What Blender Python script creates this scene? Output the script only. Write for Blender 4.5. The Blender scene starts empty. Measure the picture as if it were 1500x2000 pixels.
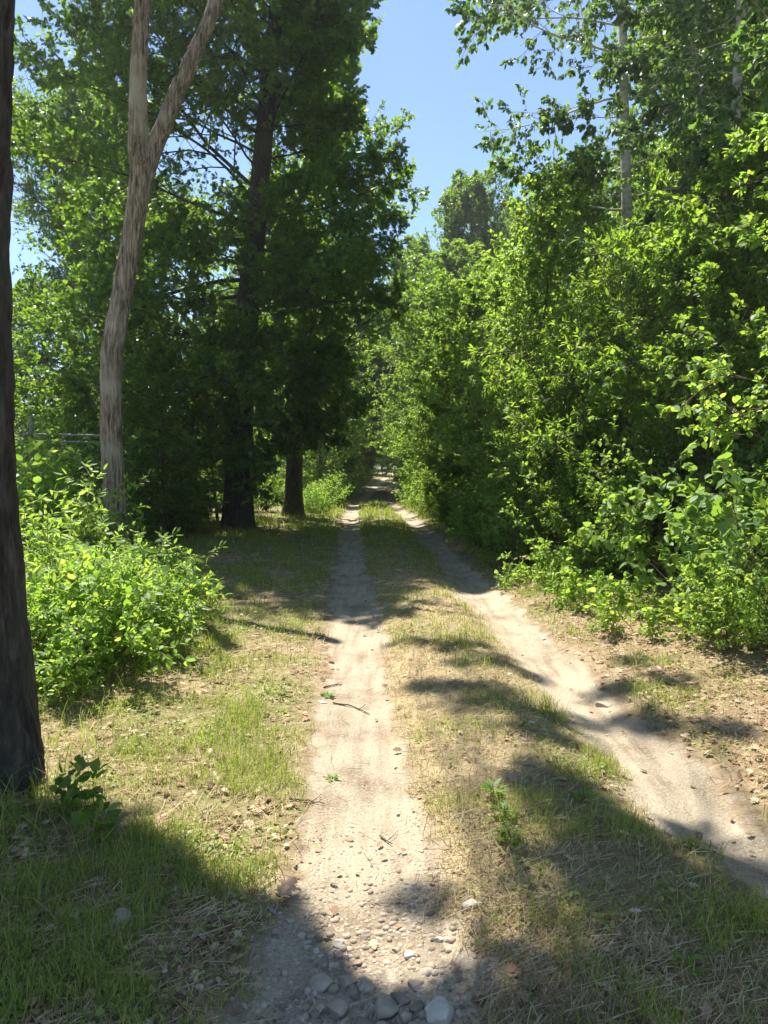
import bpy, math
import numpy as np
from mathutils import Vector

rng = np.random.default_rng(11)
scene = bpy.context.scene
COL = scene.collection
PI = math.pi

# ------------------------------------------------------------------ camera maths
EYE = np.array([0.0, 0.0, 1.6])
PITCH = math.radians(3.2)
FPX = 1000 / math.tan(math.radians(34.7))          # pixels of the 1500 x 2000 photograph


def ray(px, py):
    a = (px - 750) / FPX
    b = (1000 - py) / FPX
    return np.array([a, math.cos(PITCH) + b * math.sin(PITCH), -math.sin(PITCH) + b * math.cos(PITCH)])


def G(px, py, z=0.0):
    d = ray(px, py)
    return EYE + d * ((z - EYE[2]) / d[2])


def P(px, py, Y):
    d = ray(px, py)
    return EYE + d * (Y / d[1])


# ------------------------------------------------------------------ noise
def _hash(ix, iy, seed):
    h = (ix * 374761393 + iy * 668265263 + seed * 1442695041) & 0xFFFFFFFF
    h = ((h ^ (h >> 13)) * 1274126177) & 0xFFFFFFFF
    h = h ^ (h >> 16)
    return (h & 0xFFFF) / 65535.0


def vnoise(x, y, seed=0):
    x = np.asarray(x, float); y = np.asarray(y, float)
    ix = np.floor(x).astype(np.int64); iy = np.floor(y).astype(np.int64)
    fx = x - ix; fy = y - iy
    fx = fx * fx * (3 - 2 * fx); fy = fy * fy * (3 - 2 * fy)
    a = _hash(ix, iy, seed); b = _hash(ix + 1, iy, seed)
    c = _hash(ix, iy + 1, seed); d = _hash(ix + 1, iy + 1, seed)
    return (a * (1 - fx) + b * fx) * (1 - fy) + (c * (1 - fx) + d * fx) * fy


def fbm(x, y, seed=0, o=4):
    s = 0; a = 0.5; t = 0
    for k in range(o):
        s = s + a * vnoise(np.asarray(x) * 2 ** k, np.asarray(y) * 2 ** k, seed + k * 17)
        t += a; a *= 0.5
    return s / t


def sstep(a, b, x):
    t = np.clip((x - a) / (b - a), 0, 1)
    return t * t * (3 - 2 * t)


# ------------------------------------------------------------------ mesh helpers
def mesh_from(name, V, faces, mats=(), midx=None, smooth=False):
    """V (n,3); faces: list of (m,k) index arrays."""
    me = bpy.data.meshes.new(name)
    V = np.ascontiguousarray(V, dtype=np.float32)
    me.vertices.add(len(V)); me.vertices.foreach_set('co', V.ravel())
    faces = [np.asarray(f, dtype=np.int32) for f in faces if len(f)]
    loops = np.concatenate([f.ravel() for f in faces])
    starts = []; off = 0
    for f in faces:
        m, k = f.shape
        starts.append(off + np.arange(m, dtype=np.int32) * k); off += m * k
    starts = np.concatenate(starts).astype(np.int32)
    me.loops.add(len(loops)); me.loops.foreach_set('vertex_index', loops)
    me.polygons.add(len(starts)); me.polygons.foreach_set('loop_start', starts)
    for m in mats: me.materials.append(m)
    if midx is not None: me.polygons.foreach_set('material_index', np.asarray(midx, dtype=np.int32))
    if smooth: me.polygons.foreach_set('use_smooth', np.ones(len(starts), dtype=bool))
    me.update(calc_edges=True)
    return me


def link(name, me, parent=None, loc=(0, 0, 0)):
    o = bpy.data.objects.new(name, me); COL.objects.link(o)
    o.location = loc
    if parent is not None: o.parent = parent
    return o


def tag(o, label=None, cat=None, group=None, kind=None):
    if label: o['label'] = label
    if cat: o['category'] = cat
    if group: o['group'] = group
    if kind: o['kind'] = kind
    return o


def empty(name, loc):
    o = bpy.data.objects.new(name, None); COL.objects.link(o); o.location = loc
    o.empty_display_size = 0.2
    return o


def dup(root, loc, rz=0.0, sc=1.0, label=None, group=None, tilt=(0, 0)):
    r = root.copy(); COL.objects.link(r)
    r.location = loc; r.rotation_euler = (tilt[0], tilt[1], rz)
    r.scale = sc if hasattr(sc, '__len__') else (sc, sc, sc)
    if label: r['label'] = label
    if group: r['group'] = group
    elif 'group' in r: del r['group']
    for ch in list(root.children):
        c = ch.copy(); COL.objects.link(c); c.parent = r
        for g in ch.children:
            d = g.copy(); COL.objects.link(d); d.parent = c
    return r


def nrm(v):
    return v / np.maximum(np.linalg.norm(v, axis=-1, keepdims=True), 1e-9)


def tubes(Pn, R, S=6, cap=False):
    """batch of tubes: Pn (B,K,3), R (B,K) -> V, F(quads)"""
    B, K, _ = Pn.shape
    T = np.gradient(Pn, axis=1); T = nrm(T)
    D = nrm(Pn[:, -1] - Pn[:, 0])
    ref = np.where(np.abs(D[:, 2:3]) > 0.8, np.array([[1.0, 0, 0]]), np.array([[0, 0, 1.0]]))[:, None, :]
    A = nrm(np.cross(T, np.broadcast_to(ref, T.shape))); Bv = np.cross(T, A)
    th = np.arange(S) * 2 * PI / S
    V = (Pn[:, :, None, :] + R[:, :, None, None] * (A[:, :, None, :] * np.cos(th)[None, None, :, None]
         + Bv[:, :, None, :] * np.sin(th)[None, None, :, None]))
    idx = np.arange(B * K * S).reshape(B, K, S)
    a = idx[:, :-1, :]; b = np.roll(idx, -1, axis=2)[:, :-1, :]
    c = np.roll(idx, -1, axis=2)[:, 1:, :]; d = idx[:, 1:, :]
    F = np.stack([a, b, c, d], -1).reshape(-1, 4)
    return V.reshape(-1, 3), F


def merge(parts):
    Vs = []; Fs = {}; off = 0
    for V, F in parts:
        Vs.append(V)
        Fs.setdefault(F.shape[1], []).append(F + off); off += len(V)
    return np.concatenate(Vs), [np.concatenate(f) for f in Fs.values()]


# ------------------------------------------------------------------ plants
def along(Pn, t):
    """Pn (B,K,3), t (B,n) in 0..1 -> pos, tangent"""
    B, K, _ = Pn.shape
    f = np.clip(t, 0, 0.9999) * (K - 1); i = f.astype(int); w = (f - i)[..., None]
    b = np.arange(B)[:, None]
    p0 = Pn[b, i]; p1 = Pn[b, i + 1]
    return p0 * (1 - w) + p1 * w, nrm(p1 - p0)


def grow(pos, d, L, K, bend=(0, 0, 0), wob=0.15):
    """polylines from pos (B,3) heading d, length L (B)"""
    B = len(pos); out = np.zeros((B, K, 3)); out[:, 0] = pos
    d = nrm(d.copy()); st = (L / (K - 1))[:, None]
    for k in range(1, K):
        d = nrm(d + rng.normal(0, wob, (B, 3)) + np.asarray(bend) / (K - 1))
        out[:, k] = out[:, k - 1] + d * st
    return out


def spawn(Pn, R, n, t0=0.2, t1=1.0, lf=0.4, taper=0.5, ang=50, angsd=12, flat=1.0, lift=0.1, K=4,
          bend=(0, 0, 0), wob=0.15, rs=0.55, Labs=None):
    B = Pn.shape[0]
    t = t0 + (t1 - t0) * (np.arange(n)[None, :] + rng.random((B, n))) / n
    pos, T = along(Pn, t)
    plen = np.linalg.norm(np.diff(Pn, axis=1), axis=2).sum(1)
    ref = np.where(np.abs(T[..., 2:3]) > 0.9, np.array([1.0, 0, 0]), np.array([0, 0, 1.0]))
    A = nrm(np.cross(T, ref)); Bv = np.cross(T, A)
    az = np.arange(n)[None, :] * 2.39996 + rng.random((B, 1)) * 6.28 + rng.normal(0, 0.35, (B, n))
    an = np.radians(rng.normal(ang, angsd, (B, n)))[..., None]
    d = T * np.cos(an) + (A * np.cos(az)[..., None] + Bv * np.sin(az)[..., None]) * np.sin(an)
    d[..., 2] = d[..., 2] * flat + lift
    L = (plen[:, None] * lf if Labs is None else Labs) * (1 - taper * t) * rng.uniform(0.65, 1.25, (B, n))
    f = t * (Pn.shape[1] - 1); i = np.clip(f.astype(int), 0, Pn.shape[1] - 2)
    r0 = np.minimum(R[np.arange(B)[:, None], i] * rs, 0.5)
    Q = grow(pos.reshape(-1, 3), d.reshape(-1, 3), L.reshape(-1), K, bend, wob)
    Rq = r0.reshape(-1, 1) * np.linspace(1, 0.3, K)[None, :]
    return Q, Rq


def LT(kind):
    """leaf templates: verts (n,3) x along, y across, z up; tris"""
    if kind == 'rhomb':
        v = [(0, 0, 0), (.42, .26, .05), (1, 0, -.06), (.42, -.26, .05)]
        f = [(0, 2, 1), (0, 3, 2)]
    elif kind == 'lance':
        v = [(0, 0, 0), (.28, .15, .04), (.65, .13, .03), (1, 0, -.12), (.28, -.15, .04), (.65, -.13, .03), (.5, 0, -.02)]
        f = [(0, 6, 1), (1, 6, 2), (2, 6, 3), (0, 4, 6), (4, 5, 6), (5, 3, 6)]
    elif kind == 'ovate':
        v = [(0, 0, 0), (.24, .31, .06), (.62, .27, .05), (1, 0, -.14), (.24, -.31, .06), (.62, -.27, .05), (.5, 0, -.02)]
        f = [(0, 6, 1), (1, 6, 2), (2, 6, 3), (0, 4, 6), (4, 5, 6), (5, 3, 6)]
    elif kind == 'heart':
        v = [(.06, 0, 0), (-.1, .22, .03), (.12, .46, .06), (.5, .42, .04), (.82, .17, -.05), (1.02, 0, -.14), (.45, 0, -.03),
             (-.1, -.22, .03), (.12, -.46, .06), (.5, -.42, .04), (.82, -.17, -.05)]
        f = [(0, 6, 1), (1, 6, 2), (2, 6, 3), (3, 6, 4), (4, 6, 5), (0, 7, 6), (7, 8, 6), (8, 9, 6), (9, 10, 6), (10, 5, 6)]
    else:  # oak: pointed lobes
        v = [(0, 0, 0), (.30, .07, 0), (.34, .34, .05), (.52, .06, 0), (.64, .42, .04), (.74, .06, 0), (1, 0, -.1),
             (.30, -.07, 0), (.34, -.34, .05), (.52, -.06, 0), (.64, -.42, .04), (.74, -.06, 0), (.86, .22, 0), (.86, -.22, 0)]
        f = [(0, 3, 2), (1, 5, 4), (3, 6, 12), (0, 8, 9), (7, 10, 11), (9, 13, 6), (0, 11, 5), (11, 6, 5)]
    return np.array(v, float), np.array(f)


def leaves(pos, D, N, size, kind):
    """place leaf template at pos (M,3)"""
    tv, tf = LT(kind)
    D = nrm(D); S = nrm(np.cross(N, D)); Nn = np.cross(D, S)
    M = len(pos)
    curl = rng.uniform(-0.5, 1.6, (M, 1, 1))
    V = pos[:, None, :] + size[:, None, None] * (tv[None, :, 0:1] * D[:, None] + tv[None, :, 1:2] * S[:, None]
                                                 * rng.uniform(.8, 1.15, (M, 1, 1)) + tv[None, :, 2:3] * curl * Nn[:, None])
    F = (tf[None] + (np.arange(M) * len(tv))[:, None, None]).reshape(-1, 3)
    return V.reshape(-1, 3), F


def leaf_on(tw, n, size, kind, droop=0.3, tilt=0.55, petiole=0.35, t0=0.1, out=1.0, clump=None):
    """leaves along twigs tw (B,K,3)"""
    B = tw.shape[0]
    t = t0 + (1 - t0) * np.sqrt(rng.random((B, n)))
    pos, T = along(tw, t)
    side = nrm(rng.normal(0, 1, (B, n, 3)))
    D = nrm(T * 0.7 + side * out + np.array([0, 0, -droop]))
    N = np.array([0, 0, 1.0]) + rng.normal(0, tilt, (B, n, 3))
    sz = size * rng.uniform(0.55, 1.2, (B, n))
    pos = pos + D * (sz * petiole)[..., None] * rng.random((B, n, 1))
    return leaves(pos.reshape(-1, 3), D.reshape(-1, 3), N.reshape(-1, 3), sz.reshape(-1), kind)


# ------------------------------------------------------------------ materials
def newmat(name):
    m = bpy.data.materials.new(name); m.use_nodes = True
    nt = m.node_tree
    for n in list(nt.nodes): nt.nodes.remove(n)
    return m, nt, nt.nodes, nt.links


def ramp(nodes, stops):
    r = nodes.new('ShaderNodeValToRGB'); e = r.color_ramp.elements
    e[0].position, e[0].color = stops[0][0], (*stops[0][1], 1)
    e[1].position, e[1].color = stops[-1][0], (*stops[-1][1], 1)
    for p, c in stops[1:-1]:
        x = e.new(p); x.color = (*c, 1)
    return r


def leaf_mat(name, cols, tcols, tr=0.42, rough=0.42, spec=0.5):
    m, nt, nd, lk = newmat(name)
    geo = nd.new('ShaderNodeNewGeometry'); oi = nd.new('ShaderNodeObjectInfo')
    mx = nd.new('ShaderNodeMath'); mx.operation = 'MULTIPLY_ADD'
    mx.inputs[1].default_value = 0.25
    lk.new(oi.outputs['Random'], mx.inputs[0])
    m8 = nd.new('ShaderNodeMath'); m8.operation = 'MULTIPLY'; m8.inputs[1].default_value = 0.75
    lk.new(geo.outputs['Random Per Island'], m8.inputs[0]); lk.new(m8.outputs[0], mx.inputs[2])
    r1 = ramp(nd, cols); r2 = ramp(nd, tcols)
    lk.new(mx.outputs[0], r1.inputs[0]); lk.new(mx.outputs[0], r2.inputs[0])
    b = nd.new('ShaderNodeBsdfPrincipled'); b.inputs['Roughness'].default_value = rough
    b.inputs['Specular IOR Level'].default_value = spec
    lk.new(r1.outputs[0], b.inputs['Base Color'])
    t = nd.new('ShaderNodeBsdfTranslucent'); lk.new(r2.outputs[0], t.inputs[0])
    s = nd.new('ShaderNodeMixShader'); s.inputs[0].default_value = tr
    lk.new(b.outputs[0], s.inputs[1]); lk.new(t.outputs[0], s.inputs[2])
    o = nd.new('ShaderNodeOutputMaterial'); lk.new(s.outputs[0], o.inputs[0])
    return m


def bark_mat(name, dark, mid, light, sc=6.0, stretch=0.12, bump=0.6, bdist=0.03, moss=None, pos=(.3, .52, .72)):
    m, nt, nd, lk = newmat(name)
    tc = nd.new('ShaderNodeTexCoord'); mp = nd.new('ShaderNodeMapping')
    mp.inputs['Scale'].default_value = (1, 1, stretch); lk.new(tc.outputs['Object'], mp.inputs[0])
    n1 = nd.new('ShaderNodeTexNoise'); n1.inputs['Scale'].default_value = sc; n1.inputs['Detail'].default_value = 8
    n1.inputs['Roughness'].default_value = 0.7; n1.inputs['Distortion'].default_value = 0.4
    lk.new(mp.outputs[0], n1.inputs['Vector'])
    n2 = nd.new('ShaderNodeTexNoise'); n2.inputs['Scale'].default_value = 1.3; n2.inputs['Detail'].default_value = 4
    lk.new(tc.outputs['Object'], n2.inputs['Vector'])
    r = ramp(nd, [(pos[0], dark), (pos[1], mid), (pos[2], light)])
    lk.new(n1.outputs[0], r.inputs[0])
    col = r.outputs[0]
    if moss:
        mm = nd.new('ShaderNodeMix'); mm.data_type = 'RGBA'
        rr = ramp(nd, [(0.5, (0, 0, 0)), (0.7, (1, 1, 1))]); lk.new(n2.outputs[0], rr.inputs[0])
        lk.new(rr.outputs[0], mm.inputs['Factor']); lk.new(col, mm.inputs['A']); mm.inputs['B'].default_value = (*moss, 1)
        col = mm.outputs['Result']
    b = nd.new('ShaderNodeBsdfPrincipled'); b.inputs['Roughness'].default_value = 0.9
    b.inputs['Specular IOR Level'].default_value = 0.2
    lk.new(col, b.inputs['Base Color'])
    bp = nd.new('ShaderNodeBump'); bp.inputs['Strength'].default_value = bump; bp.inputs['Distance'].default_value = bdist
    lk.new(n1.outputs[0], bp.inputs['Height']); lk.new(bp.outputs[0], b.inputs['Normal'])
    o = nd.new('ShaderNodeOutputMaterial'); lk.new(b.outputs[0], o.inputs[0])
    return m


def plain_mat(name, stops, rough=0.8, spec=0.3, sc=8.0, bump=0.0, island=False, tr=0.0, tcol=None):
    m, nt, nd, lk = newmat(name)
    tc = nd.new('ShaderNodeTexCoord')
    n1 = nd.new('ShaderNodeTexNoise'); n1.inputs['Scale'].default_value = sc; n1.inputs['Detail'].default_value = 6
    lk.new(tc.outputs['Object'], n1.inputs['Vector'])
    r = ramp(nd, stops)
    if island:
        g = nd.new('ShaderNodeNewGeometry'); lk.new(g.outputs['Random Per Island'], r.inputs[0])
    else:
        lk.new(n1.outputs[0], r.inputs[0])
    b = nd.new('ShaderNodeBsdfPrincipled'); b.inputs['Roughness'].default_value = rough
    b.inputs['Specular IOR Level'].default_value = spec
    col = r.outputs[0]
    if island:
        mm = nd.new('ShaderNodeMix'); mm.data_type = 'RGBA'; mm.blend_type = 'MULTIPLY'; mm.inputs['Factor'].default_value = 0.7
        rr = ramp(nd, [(0.3, (.55, .55, .55)), (0.7, (1.25, 1.25, 1.25))]); lk.new(n1.outputs[0], rr.inputs[0])
        lk.new(col, mm.inputs['A']); lk.new(rr.outputs[0], mm.inputs['B']); col = mm.outputs['Result']
    lk.new(col, b.inputs['Base Color'])
    if bump:
        bp = nd.new('ShaderNodeBump'); bp.inputs['Strength'].default_value = bump; bp.inputs['Distance'].default_value = 0.01
        lk.new(n1.outputs[0], bp.inputs['Height']); lk.new(bp.outputs[0], b.inputs['Normal'])
    out = b.outputs[0]
    if tr:
        t = nd.new('ShaderNodeBsdfTranslucent'); 
        if tcol: t.inputs[0].default_value = (*tcol, 1)
        else: lk.new(col, t.inputs[0])
        s = nd.new('ShaderNodeMixShader'); s.inputs[0].default_value = tr
        lk.new(out, s.inputs[1]); lk.new(t.outputs[0], s.inputs[2]); out = s.outputs[0]
    o = nd.new('ShaderNodeOutputMaterial'); lk.new(out, o.inputs[0])
    return m


M_OAK = leaf_mat('oak_leaf', [(0, (.04, .085, .018)), (.5, (.062, .125, .025)), (1, (.11, .18, .04))],
                 [(0, (.16, .32, .02)), (.6, (.32, .52, .035)), (1, (.52, .62, .07))], tr=.52, rough=.4)
M_POP = leaf_mat('poplar_leaf', [(0, (.055, .11, .04)), (.5, (.08, .15, .05)), (1, (.13, .21, .075))],
                 [(0, (.16, .32, .04)), (.6, (.26, .46, .06)), (1, (.40, .55, .09))], tr=.42, rough=.36, spec=.6)
M_GEN = leaf_mat('woodland_leaf', [(0, (.055, .12, .022)), (.5, (.085, .165, .03)), (1, (.15, .24, .045))],
                 [(0, (.22, .40, .025)), (.6, (.36, .56, .04)), (1, (.58, .68, .08))], tr=.48, rough=.55, spec=.35)
M_BRI = leaf_mat('bright_leaf', [(0, (.07, .15, .022)), (.5, (.115, .22, .03)), (1, (.2, .29, .05))],
                 [(0, (.25, .47, .04)), (.5, (.41, .63, .06)), (1, (.64, .72, .12))], tr=.48, rough=.52, spec=.38)
M_HEA = leaf_mat('heart_leaf', [(0, (.07, .15, .04)), (.5, (.115, .21, .055)), (1, (.2, .29, .085))],
                 [(0, (.24, .44, .04)), (.6, (.38, .58, .06)), (1, (.55, .68, .1))], tr=.4, rough=.52, spec=.35)
M_BARK_OAK = bark_mat('oak_bark', (.014, .013, .012), (.062, .055, .048), (.15, .138, .122), sc=18, stretch=.28, bump=1, moss=(.075, .085, .06))
M_BARK_GEN = bark_mat('grey_bark', (.03, .026, .02), (.09, .08, .062), (.17, .15, .12), sc=14, stretch=.25)
M_BARK_POP = bark_mat('pale_bark', (.12, .11, .09), (.5, .48, .42), (.66, .64, .58), sc=5, stretch=2.2, bump=.3)
M_SNAG = bark_mat('dead_wood', (.07, .056, .043), (.24, .20, .155), (.43, .375, .305), sc=30, stretch=.11, bump=1, bdist=.05, moss=(.44, .40, .34), pos=(.40, .50, .64))
M_TWIG = bark_mat('twig_bark', (.05, .04, .025), (.11, .09, .055), (.2, .16, .1), sc=20, stretch=.3)
M_STALK = plain_mat('green_stalk', [(.3, (.10, .11, .035)), (.7, (.2, .2, .07))])
M_GRASS = leaf_mat('grass_blade', [(0, (.10, .16, .03)), (.5, (.19, .25, .045)), (1, (.38, .36, .12))],
                   [(0, (.3, .46, .04)), (.6, (.5, .6, .07)), (1, (.7, .66, .18))], tr=.35, rough=.5, spec=.35)
M_STRAW = plain_mat('straw', [(0, (.26, .18, .08)), (.5, (.45, .34, .17)), (1, (.62, .52, .31))], island=True, tr=.2, sc=3)
M_LITTER = plain_mat('dead_leaf', [(0, (.15, .085, .05)), (.45, (.36, .22, .135)), (.8, (.52, .37, .25)), (1, (.66, .53, .39))], island=True, tr=.15, sc=5)
M_GRAVEL = plain_mat('gravel', [(0, (.18, .145, .105)), (.35, (.33, .265, .185)), (.7, (.44, .365, .265)), (.9, (.34, .22, .14)), (1, (.56, .5, .41))],
                     island=True, sc=40, bump=.3)
M_STEEL = plain_mat('galvanised_steel', [(.3, (.14, .145, .145)), (.7, (.24, .245, .245))], rough=.45, spec=.5, sc=20)

# ------------------------------------------------------------------ the track: centre lines read from the photograph
def table(rows):
    pts = np.array([G(px, py)[:2] for px, py in rows])
    return pts


L_ROWS = [(690, 2000), (705, 1850), (714, 1700), (708, 1500), (700, 1400), (702, 1300), (695, 1200), (684, 1100), (685, 1050), (687, 1005)]
R_ROWS = [(1620, 1800), (1480, 1650), (1390, 1600), (1305, 1500), (1185, 1400), (1090, 1300), (1038, 1250), (988, 1200), (930, 1150), (884, 1100), (842, 1050), (795, 1005)]
LT_ = np.vstack([[[-.12, -3]], table(L_ROWS), [[-1.6, 40], [-1.07, 57], [-.5, 70], [.1, 80], [2.4, 110], [8, 150], [60, 600]]])
RT_ = np.vstack([[[1.9, -3]], table(R_ROWS), [[.38, 40], [.62, 57], [1.05, 70], [1.6, 80], [4.0, 110], [9.8, 150], [62, 600]]])
RT_[1:3, 0] = [1.78, 1.72]


def cL(y): return np.interp(y, LT_[:, 1], LT_[:, 0])
def cR(y): return np.interp(y, RT_[:, 1], RT_[:, 0])


_ys = np.linspace(-40, 700, 3000)
_prof = np.interp(_ys, [-40, 0, 27, 36, 44, 52, 62, 78, 100, 140, 700], [0, 0, 0, -.13, -.32, -.2, .1, .75, 1.3, 1.8, 3])
_k = np.ones(25) / 25
_prof = np.convolve(np.pad(_prof, 12, mode='edge'), _k, mode='valid')


def ruts(x, y):
    wob = fbm(x * 2.2, y * 2.2, 5, 4) - .5
    wob2 = fbm(x * 9, y * 9, 8, 3) - .5
    wL = .275 + .04 * np.sin(y * .8) + .07 * (y < 2.6)
    wR = .28 + .04 * np.sin(y * .7 + 1)
    e = wob * .85 + wob2 * .65
    sl = 1 - sstep(.72, 1.22, np.abs(x - cL(y)) / wL + e)
    sr = 1 - sstep(.72, 1.22, np.abs(x - cR(y)) / wR + e)
    return sl, sr


def gz(x, y):
    x = np.asarray(x, float); y = np.asarray(y, float)
    z = np.interp(y, _ys, _prof)
    l = np.exp(-((x - cL(y)) / .36) ** 2); r = np.exp(-((x - cR(y)) / .34) ** 2)
    z = z - .05 * l - .11 * r
    mid = (cL(y) + cR(y)) / 2
    z = z + .03 * np.exp(-((x - mid) / .45) ** 2)
    z = z + .16 * sstep(.55, 2.6, x - cR(y)) + .10 * sstep(.6, 3, cL(y) - x)
    z = z + .03 * (fbm(x * .9, y * .9, 3, 3) - .5)
    rough = 1 - .88 * np.maximum(l, r)
    z = z + .035 * rough * (fbm(x * 5, y * 5, 21, 3) - .5)
    far = sstep(60, 250, np.hypot(x, y))
    z = z + far * 2.5 * (fbm(x * .01, y * .01, 40, 3) - .4)
    return z


# ------------------------------------------------------------------ ground sheet
def axis(lims):
    out = []
    for a, b, s in lims: out.append(np.arange(a, b, s))
    return np.concatenate(out)


def geo_axis(a, b, s0, k):
    v = [a]; s = s0
    while v[-1] < b:
        v.append(v[-1] + s); s *= k
    return np.array(v)


gx_pos = np.concatenate([np.arange(0, 3.2, .028), geo_axis(3.2, 500, .035, 1.07)])
gx = np.concatenate([-gx_pos[:0:-1], gx_pos])
gy = np.concatenate([-geo_axis(-1.4, 300, .06, 1.16)[:0:-1], np.arange(1.4, 6.0, .028), geo_axis(6.0, 700, .03, 1.018)])
XX, YY = np.meshgrid(gx, gy)
SL, SR = ruts(XX, YY)
S_ = np.maximum(SL, SR)
ZZ = gz(XX, YY)
near = (YY < 14)
ZZ = ZZ + near * .010 * (1 - S_ * .55) * (fbm(XX * 22, YY * 22, 77, 2) - .5)


def zones(x, y):
    """green cover, straw cover, litter cover (0..1)"""
    l = cL(y); r = cR(y); mid = (l + r) / 2
    sl, sr = ruts(x, y); s = np.maximum(sl, sr)
    n = fbm(x * 1.3, y * 1.3, 31, 4); n2 = fbm(x * 3.5, y * 3.5, 61, 3)
    between = sstep(-.1, .15, x - l - .2) * sstep(-.1, .15, r - .2 - x)
    left = sstep(.2, .5, l - x); right = sstep(.2, .5, x - r)
    farg = sstep(7, 22, y)
    edge = sstep(.75, .15, (r - .25 - x)) * sstep(5.6, 3.6, y)
    green = between * np.clip(.34 + .9 * farg + .75 * edge + 1.4 * (n - .52), .03, 1)
    green = green + left * np.clip(.74 + .5 * farg + 3.4 * (n - .5) + .35 * sstep(1.1, 2.2, l - x) * (y < 6), .04, 1)
    green = green + right * np.clip(.42 + .6 * farg + 2.6 * (n - .52), .03, 1)
    litter = right * np.clip(.95 - .8 * farg + 1.2 * (n2 - .5), 0, 1) + left * np.clip(.3 - .3 * farg + 2.2 * (n2 - .52), 0, 1) \
        + between * np.clip(.12 + 1.2 * (n2 - .6), 0, 1)
    straw = between * np.clip(1.05 - .9 * farg - .5 * edge, 0.1, 1) + left * np.clip(.55 - .4 * farg, 0, 1) + right * np.clip(.75 - .6 * farg, 0, 1)
    k = 1 - s
    return green * k, straw * k, litter * k


GR, ST, LI = zones(XX, YY)
V = np.stack([XX, YY, ZZ], -1).reshape(-1, 3)
ny, nx = XX.shape
idx = np.arange(nx * ny).reshape(ny, nx)
Q = np.stack([idx[:-1, :-1], idx[:-1, 1:], idx[1:, 1:], idx[1:, :-1]], -1).reshape(-1, 4)
fs = (S_[:-1, :-1] + S_[1:, 1:] + S_[:-1, 1:] + S_[1:, :-1]).reshape(-1) / 4


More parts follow.
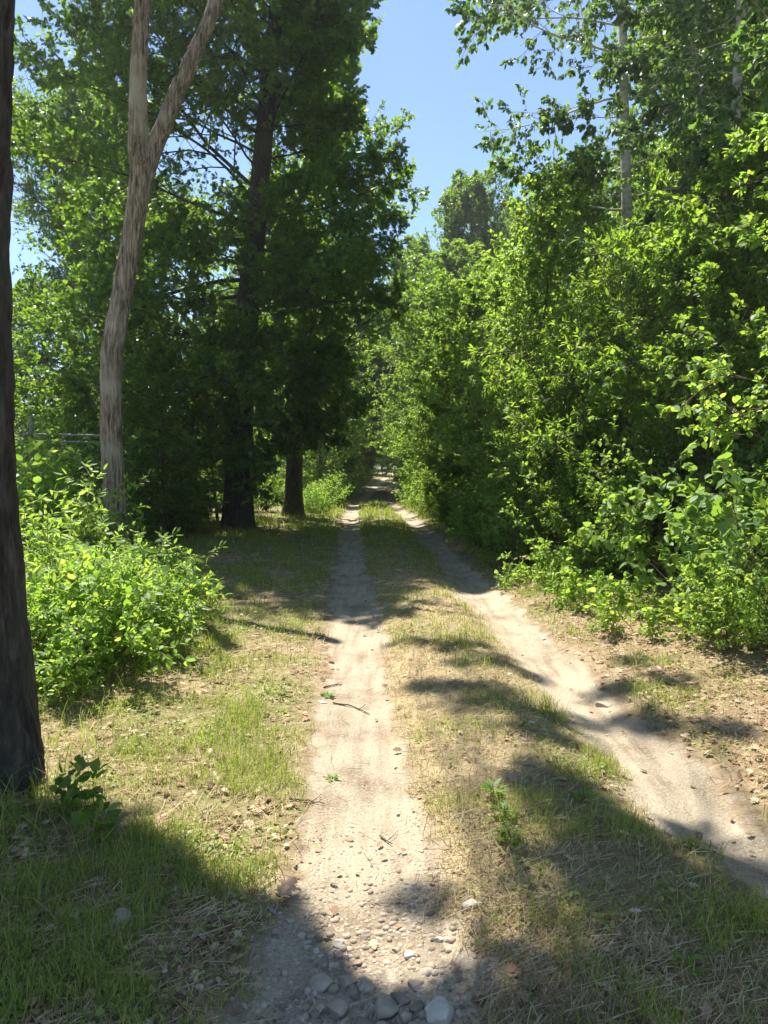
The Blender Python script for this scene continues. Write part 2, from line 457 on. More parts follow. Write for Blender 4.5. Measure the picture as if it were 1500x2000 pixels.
def ground_mat():
    m, nt, nd, lk = newmat('track_earth')
    at = nd.new('ShaderNodeVertexColor'); at.layer_name = 'cover'
    sp = nd.new('ShaderNodeSeparateColor'); lk.new(at.outputs[0], sp.inputs[0])
    tc = nd.new('ShaderNodeTexCoord')

    def noise(s, d=6, r=.6):
        n = nd.new('ShaderNodeTexNoise'); n.inputs['Scale'].default_value = s; n.inputs['Detail'].default_value = d
        n.inputs['Roughness'].default_value = r; lk.new(tc.outputs['Object'], n.inputs['Vector']); return n.outputs[0]

    def mix(f, a, b):
        x = nd.new('ShaderNodeMix'); x.data_type = 'RGBA'
        lk.new(f, x.inputs['Factor']); lk.new(a, x.inputs['A']); lk.new(b, x.inputs['B']); return x.outputs['Result']
    nf = noise(90, 4, .75); nm = noise(14); nb = noise(2.2, 5)
    sand = ramp(nd, [(.28, (.20, .163, .118)), (.45, (.33, .278, .202)), (.62, (.42, .362, .268)), (.8, (.54, .478, .37))]); lk.new(nf, sand.inputs[0])
    sand2 = ramp(nd, [(.3, (.6, .55, .5)), (.48, (.95, .93, .9)), (.75, (1.12, 1.1, 1.05))]); lk.new(nb, sand2.inputs[0])
    sm = nd.new('ShaderNodeMix'); sm.data_type = 'RGBA'; sm.blend_type = 'MULTIPLY'; sm.inputs['Factor'].default_value = 1
    lk.new(sand.outputs[0], sm.inputs['A']); lk.new(sand2.outputs[0], sm.inputs['B'])
    mp = nd.new('ShaderNodeMapping'); mp.inputs['Scale'].default_value = (9, .9, 1); lk.new(tc.outputs['Object'], mp.inputs[0])
    ns = nd.new('ShaderNodeTexNoise'); ns.inputs['Scale'].default_value = 1.4; ns.inputs['Detail'].default_value = 5; lk.new(mp.outputs[0], ns.inputs['Vector'])
    sr_ = ramp(nd, [(.32, (.74, .70, .66)), (.5, (1, 1, 1)), (.7, (1.06, 1.05, 1.03))]); lk.new(ns.outputs[0], sr_.inputs[0])
    sm2 = nd.new('ShaderNodeMix'); sm2.data_type = 'RGBA'; sm2.blend_type = 'MULTIPLY'; sm2.inputs['Factor'].default_value = 1
    lk.new(sm.outputs['Result'], sm2.inputs['A']); lk.new(sr_.outputs[0], sm2.inputs['B']); sm = sm2
    # pebbles in the sand
    vo = nd.new('ShaderNodeTexVoronoi'); vo.inputs['Scale'].default_value = 55; vo.inputs['Randomness'].default_value = 1
    lk.new(tc.outputs['Object'], vo.inputs['Vector'])
    pc = ramp(nd, [(0, (.22, .18, .14)), (.5, (.42, .36, .28)), (1, (.62, .55, .45))]); lk.new(vo.outputs['Color'], pc.inputs[0])
    pf = ramp(nd, [(.25, (1, 1, 1)), (.42, (0, 0, 0))]); lk.new(vo.outputs['Distance'], pf.inputs[0])
    pm = nd.new('ShaderNodeMath'); pm.operation = 'MULTIPLY'; pm.inputs[1].default_value = .45; lk.new(pf.outputs[0], pm.inputs[0])
    sandc = mix(pm.outputs[0], sm.outputs['Result'], pc.outputs[0])
    soil = ramp(nd, [(.3, (.13, .09, .055)), (.55, (.26, .19, .12)), (.75, (.42, .33, .22))]); lk.new(nm, soil.inputs[0])
    straw = ramp(nd, [(.3, (.20, .145, .08)), (.5, (.36, .28, .16)), (.72, (.5, .41, .25))]); lk.new(nf, straw.inputs[0])
    green = ramp(nd, [(.3, (.08, .095, .025)), (.6, (.17, .175, .055)), (.8, (.32, .27, .12))]); lk.new(nm, green.inputs[0])
    c = mix(sp.outputs['Green'], soil.outputs[0], straw.outputs[0])
    gm = nd.new('ShaderNodeMath'); gm.operation = 'MULTIPLY'; gm.inputs[1].default_value = .7; lk.new(sp.outputs['Blue'], gm.inputs[0])
    c = mix(gm.outputs[0], c, green.outputs[0])
    # break the sand edge up
    ad = nd.new('ShaderNodeMath'); ad.operation = 'MULTIPLY_ADD'; ad.inputs[1].default_value = 1.6; lk.new(sp.outputs['Red'], ad.inputs[0])
    sb = nd.new('ShaderNodeMath'); sb.operation = 'SUBTRACT'; sb.inputs[0].default_value = .2; lk.new(nm, sb.inputs[1])
    lk.new(sb.outputs[0], ad.inputs[2]); ad.use_clamp = True
    c = mix(ad.outputs[0], c, sandc)
    b = nd.new('ShaderNodeBsdfPrincipled'); b.inputs['Roughness'].default_value = .95; b.inputs['Specular IOR Level'].default_value = .15
    lk.new(c, b.inputs['Base Color'])
    h = nd.new('ShaderNodeMath'); h.operation = 'MULTIPLY_ADD'; h.inputs[1].default_value = -.6
    lk.new(vo.outputs['Distance'], h.inputs[0]); lk.new(nf, h.inputs[2])
    bp = nd.new('ShaderNodeBump'); bp.inputs['Strength'].default_value = .8; bp.inputs['Distance'].default_value = .012
    lk.new(h.outputs[0], bp.inputs['Height']); lk.new(bp.outputs[0], b.inputs['Normal'])
    o = nd.new('ShaderNodeOutputMaterial'); lk.new(b.outputs[0], o.inputs[0])
    return m


M_GROUND = ground_mat()
cover = np.stack([S_.ravel(), np.clip(ST, 0, 1).ravel() * (1 - .6 * np.clip(LI, 0, 1).ravel()), np.clip(GR, 0, 1).ravel(), np.ones(nx * ny)], -1).astype(np.float32)
vn = np.zeros_like(V)
gxv = np.gradient(ZZ, gx, axis=1); gyv = np.gradient(ZZ, gy, axis=0)
vn = nrm(np.stack([-gxv, -gyv, np.ones_like(ZZ)], -1)).reshape(-1, 3)
fy = V[Q[:, 0], 1]
track_face = (fs > .5) & (fy < 140)
for nm_, sel in (('ground', ~track_face), ('dirt_track', track_face)):
    q = Q[sel]; used = np.unique(q); remap = np.full(len(V), -1, dtype=np.int64); remap[used] = np.arange(len(used))
    me = mesh_from(nm_, V[used], [remap[q]], [M_GROUND], smooth=True)
    ca = me.color_attributes.new('cover', 'FLOAT_COLOR', 'POINT'); ca.data.foreach_set('color', cover[used].ravel())
    me.normals_split_custom_set_from_vertices(vn[used].astype(np.float32).tolist())
    o = link(nm_, me)
    tag(o, 'two pale sandy wheel ruts worn into the ground between grass' if nm_ == 'dirt_track' else 'grassy earth with leaf litter under the trees', kind='structure')


# ------------------------------------------------------------------ sun direction
SUN_AZ = math.radians(26)    # to the left of straight ahead
SUN_EL = math.radians(63)
SUNV = np.array([-math.sin(SUN_AZ) * math.cos(SUN_EL), math.cos(SUN_AZ) * math.cos(SUN_EL), math.sin(SUN_EL)])


# ------------------------------------------------------------------ big broadleaf trees
def trunk_path(pts, K):
    pts = np.array(pts, float); d = np.r_[0, np.cumsum(np.linalg.norm(np.diff(pts, axis=0), axis=1))]
    t = np.linspace(0, d[-1], K)
    p = np.stack([np.interp(t, d, pts[:, i]) for i in range(3)], -1)
    for _ in range(3): p[1:-1] = (p[:-2] + 2 * p[1:-1] + p[2:]) / 4
    return p[None]


def tree_parts(path, r0, r1, limbs, sub, twig, leaf, kind, size, lenf, angf, flare=1.5, S=14, droop=.3, tilt=.6,
               rlf=.36, sflat=.65, zmin=2.0, subl=.36, twl=.42, limb_bend=(0, 0, .25), azgap=None):
    """path (1,K,3) local; returns wood (V,F) and leaf (V,F)"""
    K = path.shape[1]
    z = path[0, :, 2]; H = z[-1]
    R = np.interp(np.linspace(0, 1, K), [0, .03, .08, 1], [r0 * flare, r0 * 1.15, r0, r1])[None]
    wood = [tubes(path, R, S)]
    t0 = zmin / H
    t = t0 + (1 - t0) * (np.arange(limbs) + rng.random(limbs)) / limbs
    pos, T = along(path, t[None]); pos = pos[0]
    az = np.arange(limbs) * 2.39996 + rng.normal(0, .4, limbs)
    el = np.radians(angf(t) + rng.normal(0, 9, limbs))
    d = np.stack([np.cos(az) * np.cos(el), np.sin(az) * np.cos(el), np.sin(el)], -1)
    L = lenf(t, az) * rng.uniform(.6, 1.2, limbs)
    LP = grow(pos, d, L, 9, limb_bend, .10)
    rl = np.interp(t, np.linspace(0, 1, K), R[0]) * rlf * np.clip(L / L.max(), .35, 1)
    LR = rl[:, None] * np.linspace(1, .15, 9)[None]
    wood.append(tubes(LP, LR, 6))
    SP, SR_ = spawn(LP, LR, sub, .18, 1, lf=subl, taper=.45, ang=48, flat=sflat, lift=.05, K=5, wob=.16)
    wood.append(tubes(SP, np.maximum(SR_, .006), 4))
    TP, TR = spawn(SP, SR_, twig, .15, 1, lf=twl, taper=.3, ang=45, flat=.8, lift=.0, K=3, wob=.2)
    wood.append(tubes(TP, np.maximum(TR * .8, .004), 3))
    lv = leaf_on(TP, leaf, size, kind, droop=droop, tilt=tilt)
    return merge(wood), lv


def make_tree(name, loc, wood, lv, mw, ml, label, group=None, cat='tree'):
    root = empty(name, loc); tag(root, label, cat, group)
    V, F = wood; link('trunk', mesh_from('trunk', V, F, [mw], smooth=True), root)
    V, F = lv; link('crown', mesh_from('crown', V, [F], [ml]), root)
    return root


def bark_trunk(path, rad, S, amp, freq, seed, flut=None):
    """dense displaced trunk with vertical furrows; path (K,3), rad (K)"""
    K = len(path); th = np.arange(S) * 2 * PI / S
    s = np.r_[0, np.cumsum(np.linalg.norm(np.diff(path, axis=0), axis=1))]
    TH, SS = np.meshgrid(th, s)
    a = rad.mean()
    u = np.cos(TH) * freq; v = np.sin(TH) * freq
    warp = .35 * (fbm(u * 1.5 + 3, SS * 2.2 + v, seed, 3) - .5)
    n = np.abs(fbm(u * 1.3 + warp + 10, v * 1.3 + SS * .55 + warp, seed + 3, 4) - .5) * 2
    n2 = np.abs(vnoise(TH / (2 * PI) * round(freq * 7) + warp * 8, SS * 3.1 + fbm(u, v, seed + 9) * 6, seed + 5) - .5) * 2
    disp = amp * (n * .9 + n2 * .8 - .55)
    rr = rad[:, None] + disp
    if flut is not None: rr = rr * (1 + flut(TH, SS))
    V = path[:, None, :] + np.stack([np.cos(TH) * rr, np.sin(TH) * rr, np.zeros_like(rr)], -1)
    idx = np.arange(K * S).reshape(K, S); r_ = np.roll(idx, -1, 1)
    F = np.stack([idx[:-1], r_[:-1], r_[1:], idx[1:]], -1).reshape(-1, 4)
    return V.reshape(-1, 3), F


# ---- the near tree at the left edge
NX, NY = -2.07, 3.6
K = 360
zz = np.concatenate([np.linspace(-.1, 4.6, 300), np.linspace(4.65, 14, 60)])
path = np.stack([np.interp(zz, [0, .8, 1.7, 2.6, 3.8, 9, 14], [0, -.035, -.06, -.02, .05, .3, .4]), -.03 * zz, zz], -1)
rad = np.interp(zz, [-.1, 0, .15, .4, .9, 2, 5, 9, 14], [.40, .365, .345, .33, .32, .31, .29, .2, .06])
near_wood = [bark_trunk(path, rad, 180, .045, 3.4, 100,
                        lambda th, s: .15 * np.exp(-s / .3) * np.cos(th * 5 + .6) + .02 * np.sin(th * 2 + s))]
OFF = SUNV[:2] / SUNV[2]
shade_boughs = []      # (shadow pixel, height of the bough above ground, bough radius, density)
for px, py, h, r, dn in [
    (330, 2090, 7.6, .5, 1.3), (450, 2160, 7.4, .5, 1.3), (570, 2200, 7.3, .45, 1.3), (700, 2220, 7.4, .45, 1.3), (830, 2230, 7.2, .45, 1.3), (960, 2240, 7.4, .45, 1.3),
    (1090, 2240, 7.3, .4, 1.2), (440, 2380, 7.6, .55, 1.3), (620, 2400, 7.5, .55, 1.3), (800, 2400, 7.6, .55, 1.3), (1000, 2400, 7.6, .55, 1.3), (330, 1930, 7.2, .36, 1.1), (130, 1640, 7.6, .24, 1.2), (190, 1710, 7.4, .28, 1.2), (100, 1740, 7.4, .28, 1.2), (260, 1775, 7.4, .28, 1.2), (170, 1810, 7.4, .28, 1.2), (350, 1830, 7.3, .28, 1.2), (430, 1850, 7.3, .24, 1.1), (270, 1870, 7.4, .28, 1.2), (400, 1910, 7.3, .28, 1.2), (20, 1800, 7.4, .3, 1), (480, 1930, 7.3, .26, 1.1),(440, 1980, 7.1, .34, 1.2), (520, 2020, 7.2, .3, 1.1),
    (810, 1735, 12, .13, .4),
    (1060, 1540, 9, .2, .7), (1150, 1590, 9.4, .24, .8), (1205, 1690, 9.0, .25, .9), (1285, 1770, 9.3, .28, .9), (1380, 1850, 9.0, .28, .9), (1450, 1950, 9.2, .3, 1), (1130, 1660, 9, .16, .6), (1240, 1620, 9, .18, .6), (1160, 1760, 9, .15, .5), (1290, 1880, 9, .18, .5),
    (1330, 1590, 9.5, .18, .5), (1450, 1660, 9.6, .22, .6), (1220, 1950, 8.4, .18, .5), (1520, 1780, 9.4, .28, .7), (1360, 1960, 8.4, .2, .6), (1390, 1720, 9.6, .14, .5),
    (815, 1255, 13.0, 0.16, 0.5),
    (870, 1268, 13.5, 0.20, 0.6),
    (930, 1262, 13.0, 0.16, 0.5),
    (965, 1290, 12.6, 0.20, 0.6),
    (905, 1300, 13.0, 0.12, 0.5),
    (1010, 1300, 13.4, 0.16, 0.5),
    (830, 1340, 12.5, 0.18, 0.6),
    (880, 1352, 13.0, 0.20, 0.6),
    (945, 1345, 12.6, 0.16, 0.5),
    (990, 1378, 13.0, 0.22, 0.6),
    (1050, 1395, 12.5, 0.20, 0.6),
    (900, 1385, 13.0, 0.12, 0.5),
    (1080, 1440, 12.6, 0.16, 0.6),
    (1010, 1430, 12.0, 0.12, 0.5),
    (1190, 1330, 13.0, 0.20, 0.5),
    (1265, 1395, 12.6, 0.24, 0.6),
    (1310, 1330, 13.0, 0.20, 0.5),
    (1230, 1290, 13.0, 0.14, 0.5),
    (1400, 1420, 12.6, 0.20, 0.5),
    (1140, 1380, 12.8, 0.14, 0.5)]:
    g = G(px, py)[:2]
    shade_boughs.append((np.array([g[0] + OFF[0] * h - NX, g[1] + OFF[1] * h - NY, h]), r, dn))
lv_parts = []
for c, r, dn in shade_boughs:  # unseen boughs added to cast shade on each chosen ground spot
    zs = np.clip(c[2] - 2.6 - rng.random() * 1.2, 4.2, 9)
    start = np.array([np.interp(zs, zz, path[:, 0]), np.interp(zs, zz, path[:, 1]), zs])
    t = np.linspace(0, 1, 9)[:, None]
    lp = start * (1 - t) + c * t + np.array([0, 0, .5]) * np.sin(t * PI) + np.r_[np.zeros((1, 3)), rng.normal(0, .08, (7, 3)), np.zeros((1, 3))]
    LP = lp[None]; LR = np.linspace(.06 if c[2] < 8 else .03, .008, 9)[None]
    near_wood.append(tubes(LP, LR, 6))
    ntw = max(5, int(dn * (170 if dn > .95 else 105) * (r / .4) ** 2))
    base = np.repeat(c[None], ntw, 0) + rng.normal(0, r * .25, (ntw, 3))
    TP = grow(base, rng.normal(0, 1, (ntw, 3)), rng.uniform(.3, 1.0, ntw) * r, 3, wob=.2)
    near_wood.append(tubes(TP, np.full((ntw, 3), .004), 3))
    lv_parts.append(leaf_on(TP, 7, .15 if dn > .95 else .13, 'oak', droop=.1, tilt=.5))
# top of the crown, well above the picture
tp = trunk_path([(.2, -.1, 9), (.3, -.3, 14)], 6)
w2, l2 = tree_parts(tp, .2, .06, 16, 7, 5, 9, 'oak', .16, lambda t, a: 2.6 - .8 * t + .8 * np.cos(a + 1.0), lambda t: 10 + 35 * t, zmin=.1, flare=1)
near_wood.append((w2[0], w2[1][0])); lv_parts.append(l2)
root = make_tree('oak_tree', (NX, NY, float(gz(NX, NY))), merge(near_wood), (merge(lv_parts)[0], merge(lv_parts)[1][0]), M_BARK_OAK, M_OAK,
                 'thick dark furrowed trunk cut off by the left edge, grass at its foot', cat='tree')

def knots(n, smax, seed):
    rs = np.random.default_rng(seed); q = [(rs.uniform(0, 2 * PI), rs.uniform(.2, smax), rs.uniform(.12, .4), rs.uniform(.02, .06), rs.uniform(.06, .24) * rs.choice([-1, 1, 1])) for _ in range(n)]
    return lambda th, sd: sum(a * np.exp(-(((th - t0 + PI) % (2 * PI) - PI) / wt) ** 2 - ((sd - s0) / ws) ** 2) for t0, s0, wt, ws, a in q)


KN1 = knots(34, 9, 71); KN2 = knots(14, 4, 72)
# ---- the dead forked snag
SY = 10.6
def snag_pts(rows, Y=SY): return np.array([P(px, py, Y) for px, py in rows])
b0 = P(224, 1000, SY); base = np.array([b0[0] + .0, SY, gz(b0[0], SY)])
main = np.vstack([[[base[0] + .02, SY, base[2] - .1]], snag_pts([(226, 1050), (222, 960), (218, 850), (217, 740), (218, 690), (228, 640), (241, 560), (254, 480), (266, 400), (276, 330), (278, 300)])])
lft = np.vstack([snag_pts([(275, 335), (271, 285), (273, 210), (277, 130), (283, 60), (290, 0), (293, -35)])])
rgt = np.vstack([snag_pts([(281, 345), (293, 300), (318, 235), (345, 165), (374, 95), (398, 40), (412, -10), (417, -35)])])
lft[:, 1] += np.linspace(0, -.25, len(lft)); rgt[:, 1] += np.linspace(0, .25, len(rgt))


def resamp(p, n):
    d = np.r_[0, np.cumsum(np.linalg.norm(np.diff(p, axis=0), axis=1))]; t = np.linspace(0, d[-1], n)
    q = np.stack([np.interp(t, d, p[:, i]) for i in range(3)], -1)
    for _ in range(4): q[1:-1] = (q[:-2] + 2 * q[1:-1] + q[2:]) / 4
    return q, t / d[-1]


root = empty('dead_tree', base); tag(root, 'bare grey dead tree trunk with a two pronged fork, standing behind the bright bush', 'dead tree')
trunk_pts = np.vstack([main[:-1], lft[1:]])
p, t = resamp(trunk_pts, 420)
zf = P(276, 318, SY)[2]; zr = (p[:, 2] - base[2]); hz = zf - base[2]
rr = np.interp(zr / hz, [0, .08, .3, .58, .63, .7, .85, .94, 1.0, 1.06, 1.15, 1.5], [.19, .165, .15, .152, .152, .14, .134, .142, .15, .125, .108, .086])
Vv, Ff = bark_trunk(p - base, rr, 84, .026, 2.6, 200, lambda th, s: .05 * np.sin(th * 3 + s * 1.2) + .04 * np.sin(th * 2 - s * .7) + .03 * np.sin(th * 5 + s * 2.3) + KN1(th, s))
link('trunk', mesh_from('trunk', Vv, [Ff], [M_SNAG], smooth=True), root)
rgt2 = np.vstack([P(268, 420, SY)[None], P(274, 375, SY)[None], rgt])
p, t = resamp(rgt2, 220)
rr = np.interp(t, [0, .12, .3, 1], [.08, .125, .118, .088])
Vv, Ff = bark_trunk(p - base, rr, 64, .024, 2.3, 220, lambda th, s: .06 * np.sin(th * 3 + s * 1.5) + .03 * np.sin(th * 5 - s) + KN2(th, s))
link('limb', mesh_from('limb', Vv, [Ff], [M_SNAG], smooth=True), root)
# broken stub where the fork opens
p = np.array([P(272, 325, SY - .1), P(283, 300, SY - .16)]); q = np.linspace(p[0], p[1], 6) - base
Vv, Ff = bark_trunk(q, np.array([.07, .08, .078, .07, .05, .012]), 28, .035, 2, 230)
link('broken_stub', mesh_from('broken_stub', Vv, [Ff], [M_SNAG], smooth=True), root)

# ---- the big shady oak
OX, OY = P(465, 1040, 19)[0], 19.0
oz = float(gz(OX, OY))
def rel(px, py, Y): q = P(px, py, Y); return (q[0] - OX, q[1] - OY, q[2] - oz)
path = trunk_path([(0, 0, -.1), rel(466, 900, 19), rel(474, 700, 19), rel(502, 420, 19), rel(530, 110, 19), (1.2, .2, 14.4), (1.3, .3, 16.5)], 26)


def oak_len(t, a):
    base = np.interp(t, [.1, .2, .45, .75, 1], [4.2, 5.4, 5.8, 5.0, 1.8])
    return base * (1 + np.where(t > .5, .16, .05) * np.clip(-np.cos(a), 0, 1) - np.where(t > .6, .5, np.where(t > .45, .36, np.where(t < .27, .5, np.where(np.sin(a) < 0, .34, .12)))) * np.clip(np.cos(a), 0, 1) - .28 * np.clip(-np.sin(a), 0, 1) ** 2)


w, l = tree_parts(path, .355, .12, 86, 12, 11, 19, 'oak', .125, oak_len, lambda t: np.interp(t, [.1, .25, .5, 1], [-14, 0, 16, 60]),
                  zmin=2.2, droop=.35, limb_bend=(0, 0, -.05), S=18, rlf=.22, subl=.42, twl=.6, flare=1.3, sflat=.4)
# high front boughs added to the crown, above the picture, to shade the track
fw = [(w[0], w[1][0])]; fl = [l]
for yg in np.arange(8.9, 13.6, .95):
    for xg in np.arange(-4.6, 2.2, .95):
        if xg < -1.2 and yg < 10.2: continue
        if xg > (.1 if yg > 10.3 else 1.1): continue
        if rng.random() < .1: continue
        h = 11.2 + (yg - 9) * .62 + rng.uniform(-.3, .8)
        h = max(h, 1.6 + .613 * (yg + OFF[1] * h) + 1.3)
        c = np.array([xg + rng.normal(0, .2) + OFF[0] * h - OX, yg + rng.normal(0, .2) + OFF[1] * h - OY, h - oz])
        zs = rng.uniform(13.4, 15.6)
        st = np.array([np.interp(zs, path[0, :, 2], path[0, :, 0]), np.interp(zs, path[0, :, 2], path[0, :, 1]), zs])
        tt = np.linspace(0, 1, 9)[:, None]
        lp = st * (1 - tt) + c * tt + np.array([0, 0, .7]) * np.sin(tt * PI) + np.r_[np.zeros((1, 3)), rng.normal(0, .1, (7, 3)), np.zeros((1, 3))]
        fw.append(tubes(lp[None], np.linspace(.07, .012, 9)[None], 5))
        nt_ = 75
        TP = grow(np.repeat(c[None], nt_, 0) + rng.normal(0, .22, (nt_, 3)), rng.normal(0, 1, (nt_, 3)) * np.array([1, 1, .6]), rng.uniform(.3, .8, nt_), 3, wob=.2)
        fw.append(tubes(TP, np.full((nt_, 3), .004), 3))
        fl.append(leaf_on(TP, 8, .17, 'oak', droop=.1, tilt=.45))
w = merge(fw); l = merge(fl); l = (l[0], l[1][0])
big_oak = make_tree('oak_tree', (OX, OY, oz), w, l, M_BARK_OAK, M_OAK, 'tall dark oak with low spreading boughs shading the track, right of the dead tree')
# second fork of its trunk is part of the crown; copies of this oak stand behind it
QX, QY = P(572, 985, 25)[0], 25.0
path = trunk_path([(0, 0, -.1), (.1, 0, 3), (.55, 0, 7), (1.35, 0, 14.0), (1.45, 0, 15)], 22)
w, l = tree_parts(path, .29, .07, 48, 8, 8, 11, 'oak', .14, lambda t, a: np.interp(t, [.15, .3, .42, .6, 1], [2.8, 3.9, 3.9, 2.7, 1.3]) * (1 + .28 * np.cos(a + .6)),
                  lambda t: np.interp(t, [.1, .3, .5, 1], [6, 8, 16, 60]), zmin=4.8, S=14, rlf=.26, twl=.55, sflat=.4)
make_tree('oak_tree', (QX, QY, float(gz(QX, QY))), w, l, M_BARK_OAK, M_OAK, 'oak with a straight dark trunk between the shady oak and the sunlit bushes')
dup(big_oak, (-10.5, 27, 0), 1.1, (.8, .8, .9), 'smaller oak filling the gap left of the shady oak, behind the dead tree')


# ---- generic woodland trees (prototypes, then copies)
def gen_len(t, a): return np.interp(t, [.1, .3, .6, .85, 1], [2.0, 3.0, 3.7, 3.1, 1.4])


path = trunk_path([(0, 0, -.1), (.1, 0, 4), (.0, .2, 9), (.3, .1, 15)], 18)
w, l = tree_parts(path, .22, .05, 64, 9, 8, 16, 'rhomb', .14, gen_len, lambda t: np.interp(t, [.1, .4, 1], [0, 18, 60]), zmin=1.2, S=9, rlf=.25, subl=.42, twl=.55)
ash = make_tree('ash_tree', (*P(1085, 900, 31)[:2], 0), w, l, M_BARK_GEN, M_GEN, 'light green airy tree between the poplar and the far dark oak, right of the track')
ash.scale = (1, 1, .86)

path = trunk_path([(0, 0, -.1), (-.1, .1, 5), (.2, -.1, 10), (.1, .1, 16)], 18)
w, l = tree_parts(path, .25, .05, 58, 10, 8, 16, 'oak', .16, lambda t, a: np.interp(t, [.1, .3, .6, .85, 1], [3.2, 4.2, 4.4, 3.5, 1.6]),
                  lambda t: np.interp(t, [.1, .4, 1], [-5, 15, 55]), zmin=3.1, S=9, rlf=.25, subl=.42, twl=.55)
wood_oak = make_tree('oak_tree', (P(915, 900, 44)[0], 44, 0), w, l, M_BARK_OAK, M_OAK, 'dark oak rising to a rounded top against the blue gap, right of the far track')
wood_oak.scale = (1, 1, 1.1)
Z0 = lambda x, y: float(gz(x, y)) - .05
for nm_, src, px, Y, rz, sc, lb in [
    ('a', ash, 1000, 50, 1.3, (1.1, 1.1, 1.2), 'pale feathery tree just right of the dark oak top against the sky'),
    ('b', wood_oak, 815, 56, 2.0, (1.0, 1.0, 1.1), 'dark oak at the left foot of the blue gap, leaning over the far track'),
    ('c', wood_oak, 800, 66, .7, (1.1, 1.1, 1.1), 'oak arching over the track where it vanishes'),
    ('d', ash, 690, 58, 2.7, (1.1, 1.1, 1.0), 'tree left of the vanishing track, dark under the arch'),
    ('e', wood_oak, 585, 57, 4.4, (1.0, 1.0, 1.0), 'oak behind the sunlit bushes on the left of the far track'),
    ('l', wood_oak, 672, 56, 5.2, (1.15, 1.15, 1.05), 'dark oak on the left throwing its boughs over the far track'),
    ('m', wood_oak, 612, 51, 1.2, (1.0, 1.0, .95), 'oak just past the sunlit left bushes, its boughs reaching over the track'),
    ('n', wood_oak, 905, 40, 2.6, (.95, .95, .8), 'oak on the right bank whose boughs meet the left ones over the track'),
    ('f', wood_oak, 1365, 18.5, 3.3, (.55, .55, 1.15), 'dark trunked tree standing right of the pale poplar'),
    ('g', ash, 1215, 22, 5.0, (.8, .8, .56), 'green tree right behind the pale poplar'),
    ('h', ash, 1500, 15.5, .4, (.7, .7, .9), 'green tree at the right edge behind the heart leaved shrubs'),
    ('i', wood_oak, 1390, 30, 1.9, (.8, .8, .85), 'oak deep in the right thicket beyond the pale poplar'),
    ('j', ash, 940, 36, 3.9, (.8, .8, .62), 'rounded light tree by the right bank of the far track'),
    ('k', ash, 1430, 26, 2.2, (1.1, 1.1, 1.1), 'tall tree far back at the right edge of the thicket'),
]:
    x = P(px, 900, Y)[0]
    dup(src, (x, Y, Z0(x, Y)), rz, sc, lb)
far = [(1, 128, 1), (4, 142, 0), (5.6, 156, 1), (11, 130, 1), (14, 150, 0), (-5, 126, 0), (3, 160, 1), (8, 172, 0), (-8, 52, 1), (-12, 62, 0), (-5, 76, 1), (5.2, 84, 1), (-2.5, 92, 0), (7, 96, 1), (9, 70, 0), (7, 60, 1), (12, 55, 0), (15, 44, 1), (18, 36, 0), (14, 30, 1),
       (20, 58, 1), (-16, 74, 1), (-9, 88, 0), (8.5, 108, 1), (12, 84, 1), (-20, 92, 0), (-3, 112, 1), (13, 104, 0), (22, 78, 0), (25, 48, 1), (19, 24, 1), (27, 32, 0)]
for k, (x, y, q) in enumerate(far):
    s = 1 + .25 * rng.random()
    dup(ash if q == 0 else wood_oak, (x, y, Z0(x, y)), rng.random() * 6.28, (s, s, s),
        'green woodland tree closing the view behind the nearer trees' , 'woodland trees closing the view beyond the nearer trees')

# ---- the pale poplar
PX_, PY_ = P(1228, 650, 14)[0], 14.0
path = trunk_path([(0, 0, -.1), (P(1228, 640, 14)[0] - PX_, 0, P(1228, 640, 14)[2]), (P(1226, 350, 14)[0] - PX_, .1, P(1226, 350, 14)[2]),
                   (P(1218, 60, 14)[0] - PX_, .1, P(1218, 60, 14)[2]), (-.15, .2, 14), (-.1, .2, 17)], 30)


def pop_len(t, a):
    b = np.interp(t, [.3, .42, .55, .8, 1], [1.5, 2.1, 2.5, 2.3, .8])
    return b * (1 - .6 * np.clip(-np.sin(a), 0, 1) ** 2 + .3 * np.clip(-np.cos(a), 0, 1) ** 2)


w, l = tree_parts(path, .125, .03, 54, 8, 8, 14, 'ovate', .10, pop_len, lambda t: np.interp(t, [.3, .45, .7, 1], [-12, 0, 15, 60]),
                  zmin=5.4, droop=.9, tilt=.8, S=14, limb_bend=(0, 0, .1), flare=1.2, rlf=.28, twl=.55)
poplar = make_tree('poplar_tree', (PX_, PY_, Z0(PX_, PY_)), w, l, M_BARK_POP, M_POP, 'slender poplar with a pale whitish trunk rising out of the right thicket')
x = P(1425, 600, 12.5)[0]
dup(poplar, (x, 12.5, Z0(x, 12.5)), 2.0, (.9, .9, .95), 'second pale trunked poplar close to the right edge')
x = P(1600, 500, 10.0)[0]
dup(poplar, (x, 10.0, Z0(x, 10)), 4.1, (1, 1, .9), 'poplar just beyond the right edge, only its left boughs in view')

# ---- saplings
def sap(kind, size, H, n, leafn, spread, tw=5, droop=.5):
    path = trunk_path([(0, 0, -.05), (.15, .1, H * .4), (.2, .3, H * .75), (.55, .25, H)], 12)
    return tree_parts(path, .035 + H * .004, .008, n, 6, tw, leafn, kind, size, lambda t, a: np.interp(t, [0, .2, .6, .85, 1], [.7, .95, 1.15, .95, .5]) * spread * (1 + .25 * np.cos(a - spread * 3)),
                      lambda t: np.interp(t, [0, .4, 1], [5, 22, 60]), zmin=.35, S=6, droop=droop, tilt=.6, subl=.42, twl=.5, flare=1.1)


